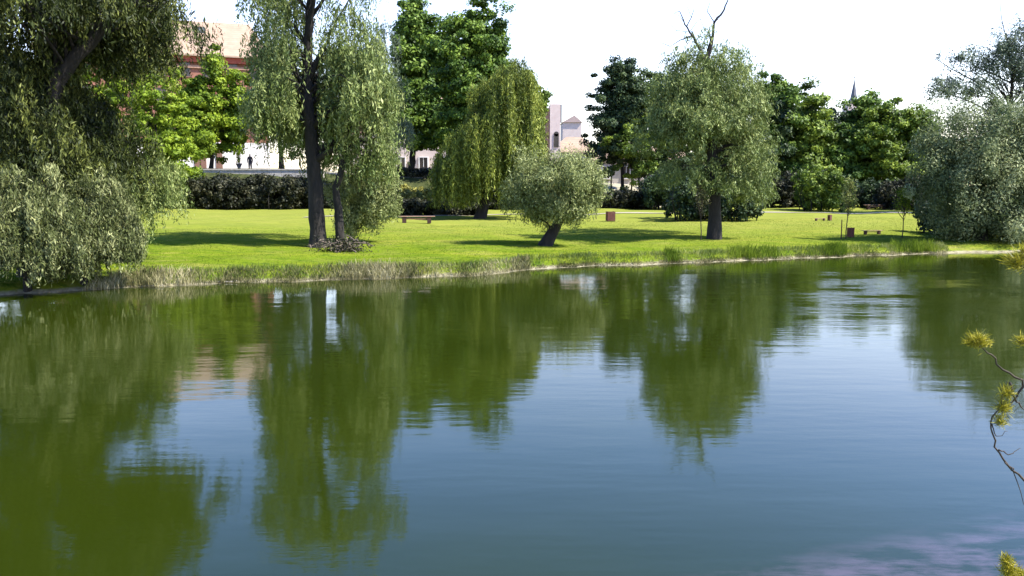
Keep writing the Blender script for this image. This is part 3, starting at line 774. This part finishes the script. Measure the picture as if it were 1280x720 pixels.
shrub('shrub', 'low dark shrub just left of the large grey green willow trunk', 'bush', 806, 900, 205, 260, 85, 'dark_leaf', 213, UG, 240, 20000)
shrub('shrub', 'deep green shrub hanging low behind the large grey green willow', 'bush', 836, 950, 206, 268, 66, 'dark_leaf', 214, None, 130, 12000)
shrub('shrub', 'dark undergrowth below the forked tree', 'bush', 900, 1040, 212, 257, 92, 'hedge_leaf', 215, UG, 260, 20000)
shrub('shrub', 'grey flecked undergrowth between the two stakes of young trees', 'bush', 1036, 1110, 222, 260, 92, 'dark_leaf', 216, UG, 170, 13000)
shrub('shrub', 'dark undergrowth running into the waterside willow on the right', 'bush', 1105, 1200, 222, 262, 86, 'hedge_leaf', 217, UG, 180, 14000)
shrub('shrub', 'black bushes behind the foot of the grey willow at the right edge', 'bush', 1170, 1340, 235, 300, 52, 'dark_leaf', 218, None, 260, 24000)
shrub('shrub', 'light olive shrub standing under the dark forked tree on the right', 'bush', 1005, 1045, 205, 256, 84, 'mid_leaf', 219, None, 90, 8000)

# ------------------------------------------------------------------ saplings
def sapling(label, foot, top, spread, seed, leaf, nleaf, nb=26, group=None, stake=False, fan=0.35):
    rng = np.random.RandomState(seed)
    B = G(*foot); T = at(top[0], top[1], B[1]) - B
    root = empty('young_tree', B); tag(root, label, 'young tree', group)
    P = [(0, 0, -0.1)] + [T * t + rng.normal(size=3) * 0.012 for t in np.linspace(0.01, 1, 9)]
    MB().tube(P, [0.035 * (1 - 0.8 * i / 10) for i in range(10)], 7).build('trunk', M['twig'], root, True)
    br = MB(); ends = []
    for k in range(nb):
        t = 0.35 + 0.6 * rng.rand(); a = T * t
        th = rng.rand() * 6.28; w = spread * (1.15 - t) * (0.5 + 0.7 * rng.rand())
        b = a + np.array((math.cos(th) * w, math.sin(th) * w, w * (1.6 + rng.rand())))
        b[2] = min(b[2], T[2] * 1.02)
        br.tube(limb_path(a, b, rng, -0.05, 4), [0.014, 0.012, 0.009, 0.007, 0.004], 4)
        for q in range(3): ends.append(a + (b - a) * rng.uniform(0.4, 1))
    tag(br.build('branches', M['twig'], root, True), kind='stuff')
    ends = np.array(ends); i = rng.randint(0, len(ends), nleaf)
    p = ends[i] + rng.normal(size=(nleaf, 3)) * 0.10
    n = unit(nleaf, rng); d = nrm(np.cross(n, rng.normal(size=(nleaf, 3))))
    LL = 0.10 * (0.6 + 0.8 * rng.rand(nleaf))
    link('crown', quads_mesh('crown', leaf_quads(p, d, n, LL, LL * 0.5), rng.rand(nleaf)), M[leaf], root)
    if stake:
        MB().tube([(-0.25, 0, -0.1), (-0.26, 0, 1.1)], [0.03, 0.028], 6).build('stake', M['dark_wood'], root)
    return root
SG = 'young thin trees planted on the lawn'
sapling('young thin tree with bare grey twigs left of the large black willow trunk', (876, 300), (876, 226), 0.75, 301, 'straw', 500, 40, SG)
sapling('young tree with sparse olive leaves and a dark bin at its foot', (1057, 299), (1064, 226), 0.8, 302, 'sedge', 1300, 34, SG, True)
sapling('young tree with small yellow green crown nearest the dark waterside willow', (1128, 297), (1132, 238), 0.8, 303, 'grass_blade', 1300, 30, SG)
sapling('slight young tree standing beside the brown litter bin', (745, 274), (744, 240), 0.6, 304, 'straw', 400, 20, SG)

# ------------------------------------------------------------------ benches and bins
def copy_tree(o, parent=None):
    c = o.copy(); col.objects.link(c)
    if parent is not None: c.parent = parent
    for ch in list(o.children): copy_tree(ch, c)
    return c
bench = empty('park_bench', (0, 0, 0))
for yy in (-0.15, 0.0, 0.15):
    MB().box(0, yy, 0.46, 2.5, 0.13, 0.05, 0, 0.008).build('seat_plank', M['plank'], bench)
for xx in (-0.85, 0.85):
    MB().box(xx, 0, 0.21, 0.26, 0.38, 0.43, 0, 0.015).build('leg', M['dark_wood'], bench)
MB().box(0, 0, 0.30, 1.42, 0.05, 0.10, 0, 0.006).build('crossbar', M['plank'], bench)
BG = 'low plank benches on the lawn'
def setbench(o, px, py, rz, label, sc=1.0):
    p = G(px, py); o.location = p; o.scale = (sc,) * 3; o.rotation_euler = (0, 0, rz); tag(o, label, 'bench', BG)
setbench(bench, 521, 279, 0.05, 'long low plank bench seen side on in front of the black hedge')
setbench(copy_tree(bench), 1090, 293, 0.12, 'pale topped low bench between the two leafy young trees', 0.5)
setbench(copy_tree(bench), 1025, 276, 0.3, 'tiny dark bench at the back of the lawn beside an upright bin', 0.42)
setbench(copy_tree(bench), 1095, 262, 0.1, 'pale bench in the shade at the foot of the undergrowth')
litter = empty('litter_bin', (0, 0, 0))
for k in range(4):
    for s in range(5):
        off = -0.22 + 0.11 * s
        x, y = ((off, -0.29), (off, 0.29), (-0.29, off), (0.29, off))[k]
        MB().box(x, y, 0.40, 0.09 if k < 2 else 0.03, 0.03 if k < 2 else 0.09, 0.66).build('slat', M['bin_wood'], litter)
MB().tube([(0, 0, 0.04), (0, 0, 0.68)], [0.24, 0.25], 16).build('liner', M['slate'], litter)
mb = MB()
for x, y in ((-0.27, -0.27), (0.27, -0.27), (0.27, 0.27), (-0.27, 0.27)): mb.box(x, y, 0.37, 0.05, 0.05, 0.76)
mb.build('corner_posts', M['dark_wood'], litter)
LG = 'square wooden litter bins on the lawn'
def setbin(o, px, py, rz, label, sc=1.0):
    o.location = G(px, py); o.rotation_euler = (0, 0, rz); o.scale = (sc * (0.72 if sc < 1 else 1), sc * (0.72 if sc < 1 else 1), sc * (1.15 if sc < 1 else 1)); tag(o, label, 'litter bin', LG)
setbin(litter, 763, 277, 0.1, 'red brown slatted litter bin standing left of the large tree shadow')
setbin(copy_tree(litter), 1063, 297, 0.3, 'dark slatted litter bin at the foot of a leafy young tree', 0.68)
setbin(copy_tree(litter), 1037, 276, 0.5, 'small dark litter bin beside the farthest bench', 0.55)

# ------------------------------------------------------------------ brushwood heap under tree 1
rng = np.random.RandomState(5)
B = G(428, 314)
heap = empty('brushwood_heap', B); tag(heap, 'heap of cut brown brushwood at the foot of the thick black trunk', 'brushwood')
for k in range(70):
    c = np.array((rng.normal() * 0.5, rng.normal() * 0.4, abs(rng.normal()) * 0.24 + 0.05))
    d = unit(1, rng)[0] * np.array([1, 0.8, 0.35]); L = rng.uniform(0.4, 1.0)
    MB().tube([c - d * L / 2, c + rng.normal(size=3) * 0.04, c + d * L / 2], [0.035, 0.03, 0.012], 5).build('stick', M['brush'], heap)
n = 1800
p = rng.normal(size=(n, 3)) * np.array([0.6, 0.45, 0.2]) + np.array([0, 0, 0.2])
nn = unit(n, rng); dd = nrm(np.cross(nn, rng.normal(size=(n, 3))))
tag(link('dead_leaves', quads_mesh('dead_leaves', leaf_quads(p, dd, nn, np.full(n, 0.1), np.full(n, 0.05)), rng.rand(n)), M['hedge_leaf'], heap), kind='stuff')

# ------------------------------------------------------------------ reeds, sedge, grass
def blades(name, X, Yv, h, w, leaf, lean, rng, label, cat):
    n = len(X)
    Z = np.maximum(zt(X, Yv), -0.05)
    base = np.stack([X, Yv, Z], 1)
    th = rng.rand(n) * 6.28
    side = np.stack([np.cos(th), np.sin(th), np.zeros(n)], 1) * w[:, None]
    ln = np.stack([rng.normal(size=n), rng.normal(size=n), np.zeros(n)], 1) * lean
    tip = base + (np.array([0, 0, 1.0]) + ln) * h[:, None]
    midl = base + (np.array([0, 0, 0.55]) + ln * 0.35) * h[:, None]
    Q = np.stack([base, midl + side, tip, midl - side], 1)
    if name == 'lawn_grass':
        pt = sum(np.sin(X * a + Yv * b + c + 1.7 * np.sin(X * b * .6 - Yv * a * .5)) * w_ for a, b, c, w_ in ((.5, 1.1, 0, 1), (1.3, -.8, 2, .8), (.9, 2.6, 4, .7), (2.9, 1.9, 1, .6), (.23, .37, 3, .9)))
        tn = np.clip(0.48 + pt * 0.17 + 0.22 * (rng.rand(n) - .5), 0, 1)
    else:
        tn = rng.rand(n) * 0.6 + 0.4 * (0.5 + 0.5 * np.sin(X * 1.7 + np.cos(X * 0.6) * 3))
    me = quads_mesh(name, Q, tn)
    return tag(link(name, me, M[leaf]), label, cat, kind='stuff')
rng = np.random.RandomState(8)
def pxx(u): 
    return float(np.interp(u, [-100, 0, 130, 300, 450, 600, 680, 830, 950, 1100, 1200], [G_(q) for q in (-100, 0, 130, 300, 450, 600, 680, 830, 950, 1100, 1200)]))
def G_(u):
    v = {-100: 374, 0: 369, 130: 361, 300: 353, 450: 349, 600: 344, 680: 335, 830: 330, 950: 325, 1100: 319, 1200: 316}[u]
    a = (u - 640) / F; b = (360 - v) / F
    dz = -math.sin(PITCH) + b * math.cos(PITCH)
    return a * (-CAMZ / dz)
def along(u0, u1, n, s0, s1, dens=None):
    X = rng.uniform(pxx(u0), pxx(u1), n)
    if dens is not None: X = X[rng.rand(n) < dens(X)]
    return X, ysh(X) + rng.uniform(s0, s1, len(X))
clump = lambda X: 0.35 + 0.65 * np.clip(0.5 + 0.6 * np.sin(X * 2.3 + 2 * np.sin(X * 0.7)) + 0.4 * np.sin(X * 6.1), 0, 1)
X, Yv = along(110, 662, 15000, -0.35, 0.75, clump)
blades('dry_reeds', X, Yv, rng.uniform(0.12, 0.43, len(X)) * (0.75 + 0.35 * np.sin(X * 0.9)), rng.uniform(0.006, 0.014, len(X)), 'straw', 0.28, rng, 'dry straw coloured reeds fringing the left half of the far bank', 'reeds')
X, Yv = along(660, 1180, 9000, -0.12, 0.25, clump)
blades('shore_litter', X, Yv, rng.uniform(0.04, 0.14, len(X)), rng.uniform(0.008, 0.016, len(X)), 'straw', 0.9, rng, 'thin line of pale washed up straw along the right waterline', 'straw')
X, Yv = along(120, 1190, 20000, 0.1, 1.3, clump)
blades('green_sedge', X, Yv, rng.uniform(0.08, 0.28, len(X)), rng.uniform(0.006, 0.014, len(X)), 'sedge', 0.3, rng, 'green and straw mixed sedge on the lip of the bank', 'sedge')
X, Yv = along(835, 1175, 9000, -0.05, 0.9, lambda X: np.clip(0.25 + np.sin(X * 1.3) + 0.5 * np.sin(X * 3.7), 0, 1))
blades('tall_grass', X, Yv, rng.uniform(0.15, 0.5, len(X)), rng.uniform(0.008, 0.016, len(X)), 'grass_blade', 0.25, rng, 'tufts of taller green grass on the right part of the bank', 'grass')
n = 90000
X = rng.uniform(-24, 32, n); Yv = ysh(X) + 0.5 + 26 * rng.rand(n) ** 1.6
blades('lawn_grass', X, Yv, rng.uniform(0.015, 0.05, n), rng.uniform(0.005, 0.014, n), 'lawn_blade', 0.7, rng, 'short sunlit grass of the lawn', 'grass')

# driftwood sticks floating by the reeds
for (u, v, L, rz, lab) in [(196, 357, 0.75, 0.1, 'pale floating stick in the water below the left reeds'), (285, 352, 0.9, 0.25, 'thin pale stick lying in the reeds near the left waterline')]:
    a = (u - 640) / F; b = (360 - v) / F
    dy = math.cos(PITCH) + b * math.sin(PITCH); dz = -math.sin(PITCH) + b * math.cos(PITCH); t = -CAMZ / dz
    o = MB().tube([(-L/2, 0, 0), (-L/6, 0.02, 0.03), (L/5, -0.01, 0.02), (L/2, 0.02, 0.05)], [0.02, 0.025, 0.02, 0.008], 7, 0.1, rng).build('driftwood_stick', M['stone'], None, True)
    o.location = (a * t, min(dy * t, float(ysh(a * t)) - 0.15), 0.02); o.rotation_euler = (0, 0, rz)
    tag(o, lab, 'stick', 'sticks at the waterline')

# ------------------------------------------------------------------ buildings
def building(name, label, cat, x0, x1, Y, zb, ztop, depth, wall, seed=0, skew=0.0):
    """front face from pixel x0 to x1 at distance Y"""
    a = at(x0, 232, Y); b = at(x1, 232, Y + skew)
    L = math.hypot(b[0] - a[0], b[1] - a[1]); rz = math.atan2(b[1] - a[1], b[0] - a[0])
    root = empty(name, (a[0], a[1], zb), rz); tag(root, label, cat)
    return root, L, ztop - zb
def window(root, x, z, w, h, y=0, pane_mat='window_dark', frame='frame'):
    f = MB()
    t = 0.12
    f.box(x, y - 0.04, z + h/2 + t/2, w + 2*t, 0.14, t).box(x, y - 0.07, z - h/2 - t/2, w + 2*t + 0.2, 0.24, t)
    f.box(x - w/2 - t/2, y - 0.04, z, t, 0.14, h).box(x + w/2 + t/2, y - 0.04, z, t, 0.14, h)
    o = f.build('window', M['render_white'] if frame == 'white' else M[frame], root)
    MB().box(x, y - 0.012, z, w, 0.02, h).build('pane', M[pane_mat], o)
    MB().box(x, y - 0.04, z, 0.06, 0.03, h).build('mullion', M[frame] if frame != 'white' else M['render_white'], o)
    return o
def hip_roof(root, x0, x1, y0, y1, z, h, over, mat, hip=4.0, name='roof'):
    x0 -= over; x1 += over; y0 -= over; y1 += over; ym = (y0 + y1) / 2
    V = [(x0, y0, z), (x1, y0, z), (x1, y1, z), (x0, y1, z), (x0 + hip, ym, z + h), (x1 - hip, ym, z + h),
         (x0, y0, z - .18), (x1, y0, z - .18), (x1, y1, z - .18), (x0, y1, z - .18)]
    Fc = [(0, 1, 5, 4), (1, 2, 5), (2, 3, 4, 5), (3, 0, 4), (6, 7, 1, 0), (7, 8, 2, 1), (8, 9, 3, 2), (9, 6, 0, 3), (9, 8, 7, 6)]
    return MB().add(V, Fc).build(name, mat, root)

YB = 112.0
zb = 4.9
ze = at(300, 70, YB)[2]; zr = at(300, 37, YB)[2]
r_, L, H = building('school_building', 'large building with pale orange tiled roof, dark red eaves and brick upper wall', 'building', 60, 338, YB - 6, zb, ze, 14, 'brick', skew=9)
MB().box(L/2, 7, H/2, L, 14, H).build('wall', M['brick'], r_)
MB().box(L/2, -0.08, 1.9, L + 0.1, 0.3, 4.4).build('ground_storey', M['render_white'], r_)
MB().box(L/2, -0.2, H - 0.45, L + 0.5, 0.7, 0.7).build('cornice', M['cornice'], r_)
MB().box(L/2, -0.12, H - 1.35, L + 0.2, 0.3, 0.35).build('string_course', M['brick_brown'], r_)
rf = hip_roof(r_, 0, L, 0, 14, H + 0.1, zr - ze + 2.2, 0.9, M['roof'], 2.5)
MB().box(L - 8, 4.6, H + 3.9, 1.3, 1.0, 0.9).build('roof_hatch', M['slate'], rf)
for fl in range(3):
    for k in range(9):
        window(r_, 2 + k * L / 9.2, 6.2 + fl * 3.6, 1.2, 2.0)
for k, ww in enumerate((0.66, 0.685, 0.76)):
    MB().box(L * ww, -0.30, 1.6, 0.8, 0.08, 3.2).build('door', M['frame'], r_)
# pale house with two dark windows
r_, L, H = building('pale_house', 'low pale house with dark windows and brown upper storey left of the weeping willow', 'building', 425, 600, 104, 4.4, at(500, 140, 104)[2], 10, 'render_white', skew=0)
MB().box(L/2, 5, H/2, L, 10, H).build('wall', M['brick_brown'], r_)
MB().box(L/2, -0.1, 2.6, L + 0.1, 0.25, 5.2).build('ground_storey', M['render_pink'], r_)
hip_roof(r_, 0, L, 0, 10, H + 0.1, 2.2, 0.5, M['roof'])
sx = lambda u: (at(u, 232, 104)[0] - at(425, 232, 104)[0])
for u in (502, 530, 470, 560):
    window(r_, sx(u), 1.35 + 0.0, 0.95, 2.0, -0.23, frame='white')
MB().box(sx(514), -0.3, 0.9, 0.75, 0.1, 1.8).build('door', M['window_dark'], r_)
# gabled white/brick building in the gap
r_, L, H = building('white_house', 'tall white house with brick side wall and dark arch in the sky gap', 'building', 687, 700, 125, 3.6, at(690, 130, 125)[2], 10, 'render_white')
MB().box(L/2, 5, H/2, L, 10, H).build('wall', M['render_pink'], r_)
MB().box(-2.4, 5.3, (H - 0.8)/2, 4.7, 10, H - 0.8).build('side_wall', M['brick_brown'], r_)
mb = MB(); mb.box(L * 0.62, -0.03, H - 5.2, 0.7, 0.12, 1.9)
mb.tube([(L*0.62, -0.09, H - 4.25), (L*0.62, 0.03, H - 4.25)], [0.35, 0.35], 14)
mb.build('arch', M['window_dark'], r_)
MB().box(-2.6, 0.1, H - 2.6, 1.6, 0.6, 0.35).build('ledge', M['cornice'], r_)
MB().box(-2.4, 5.3, H - 0.7, 5.0, 10.4, 0.25).build('roof', M['roof'], r_)
MB().box(L + 0.12, 0.8, H - 1.3, 0.22, 0.3, 2.6).build('chimney_pipe', M['slate'], r_)
# distant pale pink tower block and pink roof
r_, L, H = building('distant_house', 'distant pale pink house front with a gable, faint above a pink roof', 'building', 703, 726, 175, 3.6, at(710, 153, 175)[2], 8, 'render_pink')
MB().box(L/2, 4, H/2, L, 8, H).build('wall', M['render_pink'], r_)
MB().add([(-.2, -.3, H), (L + .2, -.3, H), (L*.62, -.3, H + 1.4), (-.2, 8, H), (L + .2, 8, H), (L*.62, 8, H + 1.4)], [(0, 1, 2), (3, 5, 4), (0, 2, 5, 3), (1, 4, 5, 2), (0, 3, 4, 1)]).build('roof', M['roof_hazed'], r_)
r_, L, H = building('pink_roofed_house', 'pale house with pink tiled roof low in the sky gap', 'building', 690, 748, 140, 3.6, at(710, 190, 140)[2], 9, 'render_pink')
MB().box(L/2, 4.5, H/2, L, 9, H).build('wall', M['render_white'], r_)
hip_roof(r_, 0, L, 0, 9, H + 0.05, 2.6, 0.5, M['roof'], 3)
# white house glimpsed between the trunks
r_, L, H = building('garden_house', 'white garden wall house glimpsed between dark trunks behind the litter bin', 'building', 742, 875, 112, 3.2, at(800, 200, 112)[2], 8, 'render_white')
MB().box(L/2, 4, H/2, L, 8, H).build('wall', M['wall_cream'], r_)
hip_roof(r_, 0, L, 0, 8, H + 0.05, 1.8, 0.5, M['roof'], 3)
for k in range(5): window(r_, 1.6 + k * L / 5.3, 1.9, 0.9, 1.5, frame='white')
r_, L, H = building('garden_house', 'small white hut glimpsed as a bright chink under the forked tree', 'building', 960, 1010, 118, 2.6, at(980, 212, 118)[2], 8, 'render_white')
MB().box(L/2, 3, H/2, L, 6, H).build('wall', M['wall_cream'], r_)
hip_roof(r_, 0, L, 0, 6, H + 0.05, 1.6, 0.4, M['roof'], 2)
window(r_, L/2, 1.9, 0.9, 1.3, frame='white')
# church spire
YS = 230
r_ = empty('church_tower', (at(1062, 232, YS)[0], YS, 1.5)); tag(r_, 'thin dark church spire rising above the trees on the right', 'church')
zs = at(1062, 128, YS)[2] - 1.5; zt_ = at(1062, 100, YS)[2] - 1.5
MB().box(0, 0, zs/2, 4.2, 4.2, zs).build('tower', M['render_pink'], r_)
MB().tube([(0, 0, zs), (0, 0, zs + 1.0), (0, 0, zt_)], [1.9, 0.9, 0.07], 8).build('spire', M['slate'], r_)
MB().box(0, 0, zt_ + 0.5, 0.12, 0.12, 1.3).box(0, 0, zt_ + 0.7, 0.7, 0.12, 0.12).build('cross', M['slate'], r_)

# terrace parapet in blocks
par = empty('parapet_wall', (at(230, 232, 86.3)[0], 86.3, 4.3)); tag(par, 'pale low stone parapet along the terrace above the long hedge', 'wall')
LL = at(400, 232, 89)[0] - at(230, 232, 89)[0]
nb = 10; bl = LL / nb
for k in range(nb):
    MB().box(bl * (k + .5), 0, 0.25, bl - 0.03, 0.4, 0.7, 0, 0.02).build('stone_block', M['stone'], par)
    MB().box(bl * (k + .5), 0, 0.68, bl - 0.02, 0.52, 0.12, 0, 0.015).build('coping_stone', M['stone'], par)

# lamp-like planter: dark urn with a slim plant
p = at(299, 214, 92)
u = empty('urn', (p[0], p[1], 5.0)); tag(u, 'dark urn with a thin upright plant on the terrace beside the person', 'planter')
MB().tube([(0, 0, 0), (0, 0, .1), (0, 0, .2), (0, 0, .55), (0, 0, .72), (0, 0, .76)], [.26, .24, .13, .26, .36, .36], 14).build('pot', M['slate'], u, True)
rng = np.random.RandomState(77); n = 260
pp = np.stack([rng.normal(size=n) * .12, rng.normal(size=n) * .12, .8 + rng.rand(n) * 1.0], 1); nn = unit(n, rng)
MB().tube([(0, 0, .7), (0.02, 0, 1.7)], [.03, .015], 6).build('stem', M['twig'], u)
link('foliage', quads_mesh('foliage', leaf_quads(pp, nrm(np.cross(nn, rng.normal(size=(n, 3)))), nn, np.full(n, .16), np.full(n, .08)), rng.rand(n)), M['maple'], u)

# ------------------------------------------------------------------ person on the terrace
def skin_mesh(verts, edges, radii, name, mat, parent, root_i=0, sub=2):
    me = bpy.data.meshes.new(name)
    me.from_pydata(verts, edges, [])
    o = link(name, me, mat, parent)
    md = o.modifiers.new('skin', 'SKIN'); md.use_smooth_shade = True
    for i, r in enumerate(radii):
        rr = r if isinstance(r, tuple) else (r, r)
        me.skin_vertices[0].data[i].radius = rr
        me.skin_vertices[0].data[i].use_root = (i == root_i)
    s = o.modifiers.new('sub', 'SUBSURF'); s.levels = sub; s.render_levels = sub
    return o
p = at(313, 214, 92)
per = empty('person', (p[0], p[1], 5.0), 0.2)
tag(per, 'person in dark clothes standing on the terrace in front of the white wall', 'person')
V = [(0, 0, .92), (0, .01, 1.12), (0, 0, 1.38), (0, 0, 1.48), (0, -.01, 1.56), (0, 0, 1.68),
     (.17, 0, 1.40), (.25, .02, 1.14), (.24, -.08, .92), (.24, -.11, .83),
     (-.17, 0, 1.40), (-.26, .02, 1.14), (-.25, -.06, .92), (-.25, -.09, .83),
     (.09, 0, .86), (.10, -.02, .48), (.10, .02, .09), (.11, -.13, .04),
     (-.09, 0, .86), (-.11, .02, .48), (-.12, .05, .09), (-.13, -.10, .04)]
E = [(0, 1), (1, 2), (2, 3), (3, 4), (4, 5), (2, 6), (6, 7), (7, 8), (8, 9), (2, 10), (10, 11), (11, 12), (12, 13), (0, 14), (14, 15), (15, 16), (16, 17), (0, 18), (18, 19), (19, 20), (20, 21)]
RR = [(.19, .14), (.17, .13), (.20, .14), .065, .085, .085, .09, .068, .052, .042, .09, .068, .052, .042, .125, .09, .068, .055, .125, .09, .068, .055]
me = skin_mesh(V, E, RR, 'body', M['cloth_dark'], per)
hv = [(0, -.005, 1.53), (0, -.012, 1.60), (0, -.005, 1.69)]
skin_mesh(hv, [(0, 1), (1, 2)], [.07, .092, .085], 'face', M['skin'], per)
skin_mesh([(0, .03, 1.58), (0, .02, 1.68), (0, -.02, 1.735)], [(0, 1), (1, 2)], [.085, .098, .06], 'hair', M['hair'], per)
for sx_, hy, hx in ((1, -.11, .24), (-1, -.09, -.25)):
    fv = [(hx, hy, .84)]; fe = []; fr = [.038]
    for k in range(4):
        b = len(fv); xo = (k - 1.5) * .018
        fv += [(hx + xo * .3, hy + xo, .77), (hx - sx_ * .01 + xo * .3, hy - .01 + xo, .72 + abs(k - 1.4) * .006)]
        fr += [.012, .009]; fe += [(0, b), (b, b + 1)]
    b = len(fv); fv += [(hx - sx_ * .02, hy - .045, .80), (hx - sx_ * .03, hy - .055, .765)]; fr += [.013, .01]; fe += [(0, b), (b, b + 1)]
    skin_mesh(fv, fe, fr, 'hand', M['skin'], per, sub=1)

# ------------------------------------------------------------------ near-bank pine at the right edge of the view
rng = np.random.RandomState(99)
YN = 3.2
def N(px, py, Y=YN): return at(px, py, Y)
TB = np.array((2.75, 3.3, 0)); TB[2] = float(zt(TB[0], TB[1]))
pine = empty('young_pine', TB); tag(pine, 'twisted young pine with yellow green needle tufts reaching in at the right edge', 'young pine')
tp = [TB + np.array((0, 0, -.1)), TB + np.array((0, 0, .3)), TB + np.array((-.06, -.02, 1.0)), TB + np.array((-.02, 0, 1.8)), TB + np.array((.02, 0, 2.6))]
MB().tube([q - TB for q in tp], [.05, .045, .035, .025, .012], 9, .1, rng).build('trunk', M['twig'], pine, True)
def twig(pts, r):
    q = [np.array(a) for a in pts]; q2 = [q[0]]
    for a, b in zip(q[:-1], q[1:]):
        for i in range(1, 5): q2.append(a + (b - a) * i / 4 + rng.normal(size=3) * 0.004)
    MB().tube([a - TB for a in q2], [r * (1 - .75 * i / len(q2)) for i in range(len(q2))], 6, .15, rng).build('branch', M['twig'], pine, True)
def tuft(c, size, n, axis=(0, 0, 1), flat=1.0):
    axis = np.array(axis, float); axis /= np.linalg.norm(axis)
    u = nrm(unit(n, rng) * np.array([1, 1, flat]) + axis * 0.55)
    base = c - TB + rng.normal(size=(n, 3)) * size * 0.22
    LL = size * (0.5 + 0.5 * rng.rand(n))
    nn = nrm(np.cross(u, rng.normal(size=(n, 3))))
    Q = leaf_quads(base + u * LL[:, None] * .5, u, nn, LL, rng.uniform(0.0018, 0.0036, n))
    link('needle_tuft', quads_mesh('needle_tuft', Q, rng.rand(n)), M['needle'], pine)
t1 = N(1222, 429); t2 = N(1254, 512); t3 = N(1278, 428); t4 = N(1272, 330); t5 = N(1261, 714)
twig([TB + np.array((-.03, 0, 1.3)), N(1310, 500), N(1280, 482), N(1255, 462), N(1238, 445), t1], .0065)
twig([TB + np.array((-.06, -.02, 1.05)), N(1320, 640), N(1280, 600), N(1256, 578), N(1242, 552), N(1240, 520), N(1252, 500), N(1262, 480)], .0055)
twig([N(1262, 478), N(1270, 500), N(1280, 512)], .005)
twig([N(1280, 482), N(1268, 500), t2], .005)
twig([N(1310, 500), N(1300, 450), t3], .006)
twig([TB + np.array((0, 0, 1.8)), N(1320, 350), t4], .008)
twig([TB + np.array((-.02, 0, .5)), N(1310, 760), N(1280, 740), t5], .009)
twig([N(1256, 578), N(1268, 590), N(1284, 640)], .003)
twig([N(1248, 562), N(1262, 568), N(1276, 560)], .003)
twig([N(1240, 530), N(1246, 545), N(1258, 540)], .0025)
tuft(t1, .055, 420, (0, 0, .6), .35); tuft(N(1213, 429), .03, 160, (-1, 0, .2), .4); tuft(N(1232, 429), .03, 160, (1, 0, .2), .4)
tuft(t2, .045, 340, (0, 0, 1), 1.2); tuft(N(1258, 492), .04, 260, (0, 0, 1), 1.2); tuft(N(1250, 528), .035, 220, (0, 0, 1), 1)
tuft(t3, .045, 240, (0, 0, .6), .5); tuft(t4, .06, 380, (-.4, 0, .5), .6); tuft(N(1284, 318), .05, 300, (0, 0, .5), .8)
tuft(t5, .05, 420, (-.2, 0, 1.2), 1.3); tuft(N(1258, 702), .035, 300, (0, 0, 1), 1.3); tuft(N(1276, 722), .05, 300, (0, 0, 1), 1)
for k in range(30):
    a = rng.rand() * 6.28; z = .5 + 2.0 * (k / 30)
    w_ = .16 + .42 * (1 - k / 30)
    b = TB + np.array((0, 0, z)); e = b + np.array((abs(math.cos(a)) * w_ + .03, math.sin(a) * w_, .14))
    twig([b, (b + e) / 2 + np.array((0, 0, -.02)), e], .006)
    tuft(e, .06, 190); tuft((b + e * 2) / 3, .05, 110)
tuft(TB + np.array((.02, 0, 2.62)), .07, 260)
for c_ in (N(1310, 500), N(1320, 640), N(1320, 350), N(1310, 760), N(1300, 460)):
    tuft(c_, .06, 200)
print('objects', len(bpy.data.objects), 'tris ~', sum(len(o.data.polygons) for o in bpy.data.objects if o.type == 'MESH') * 2)
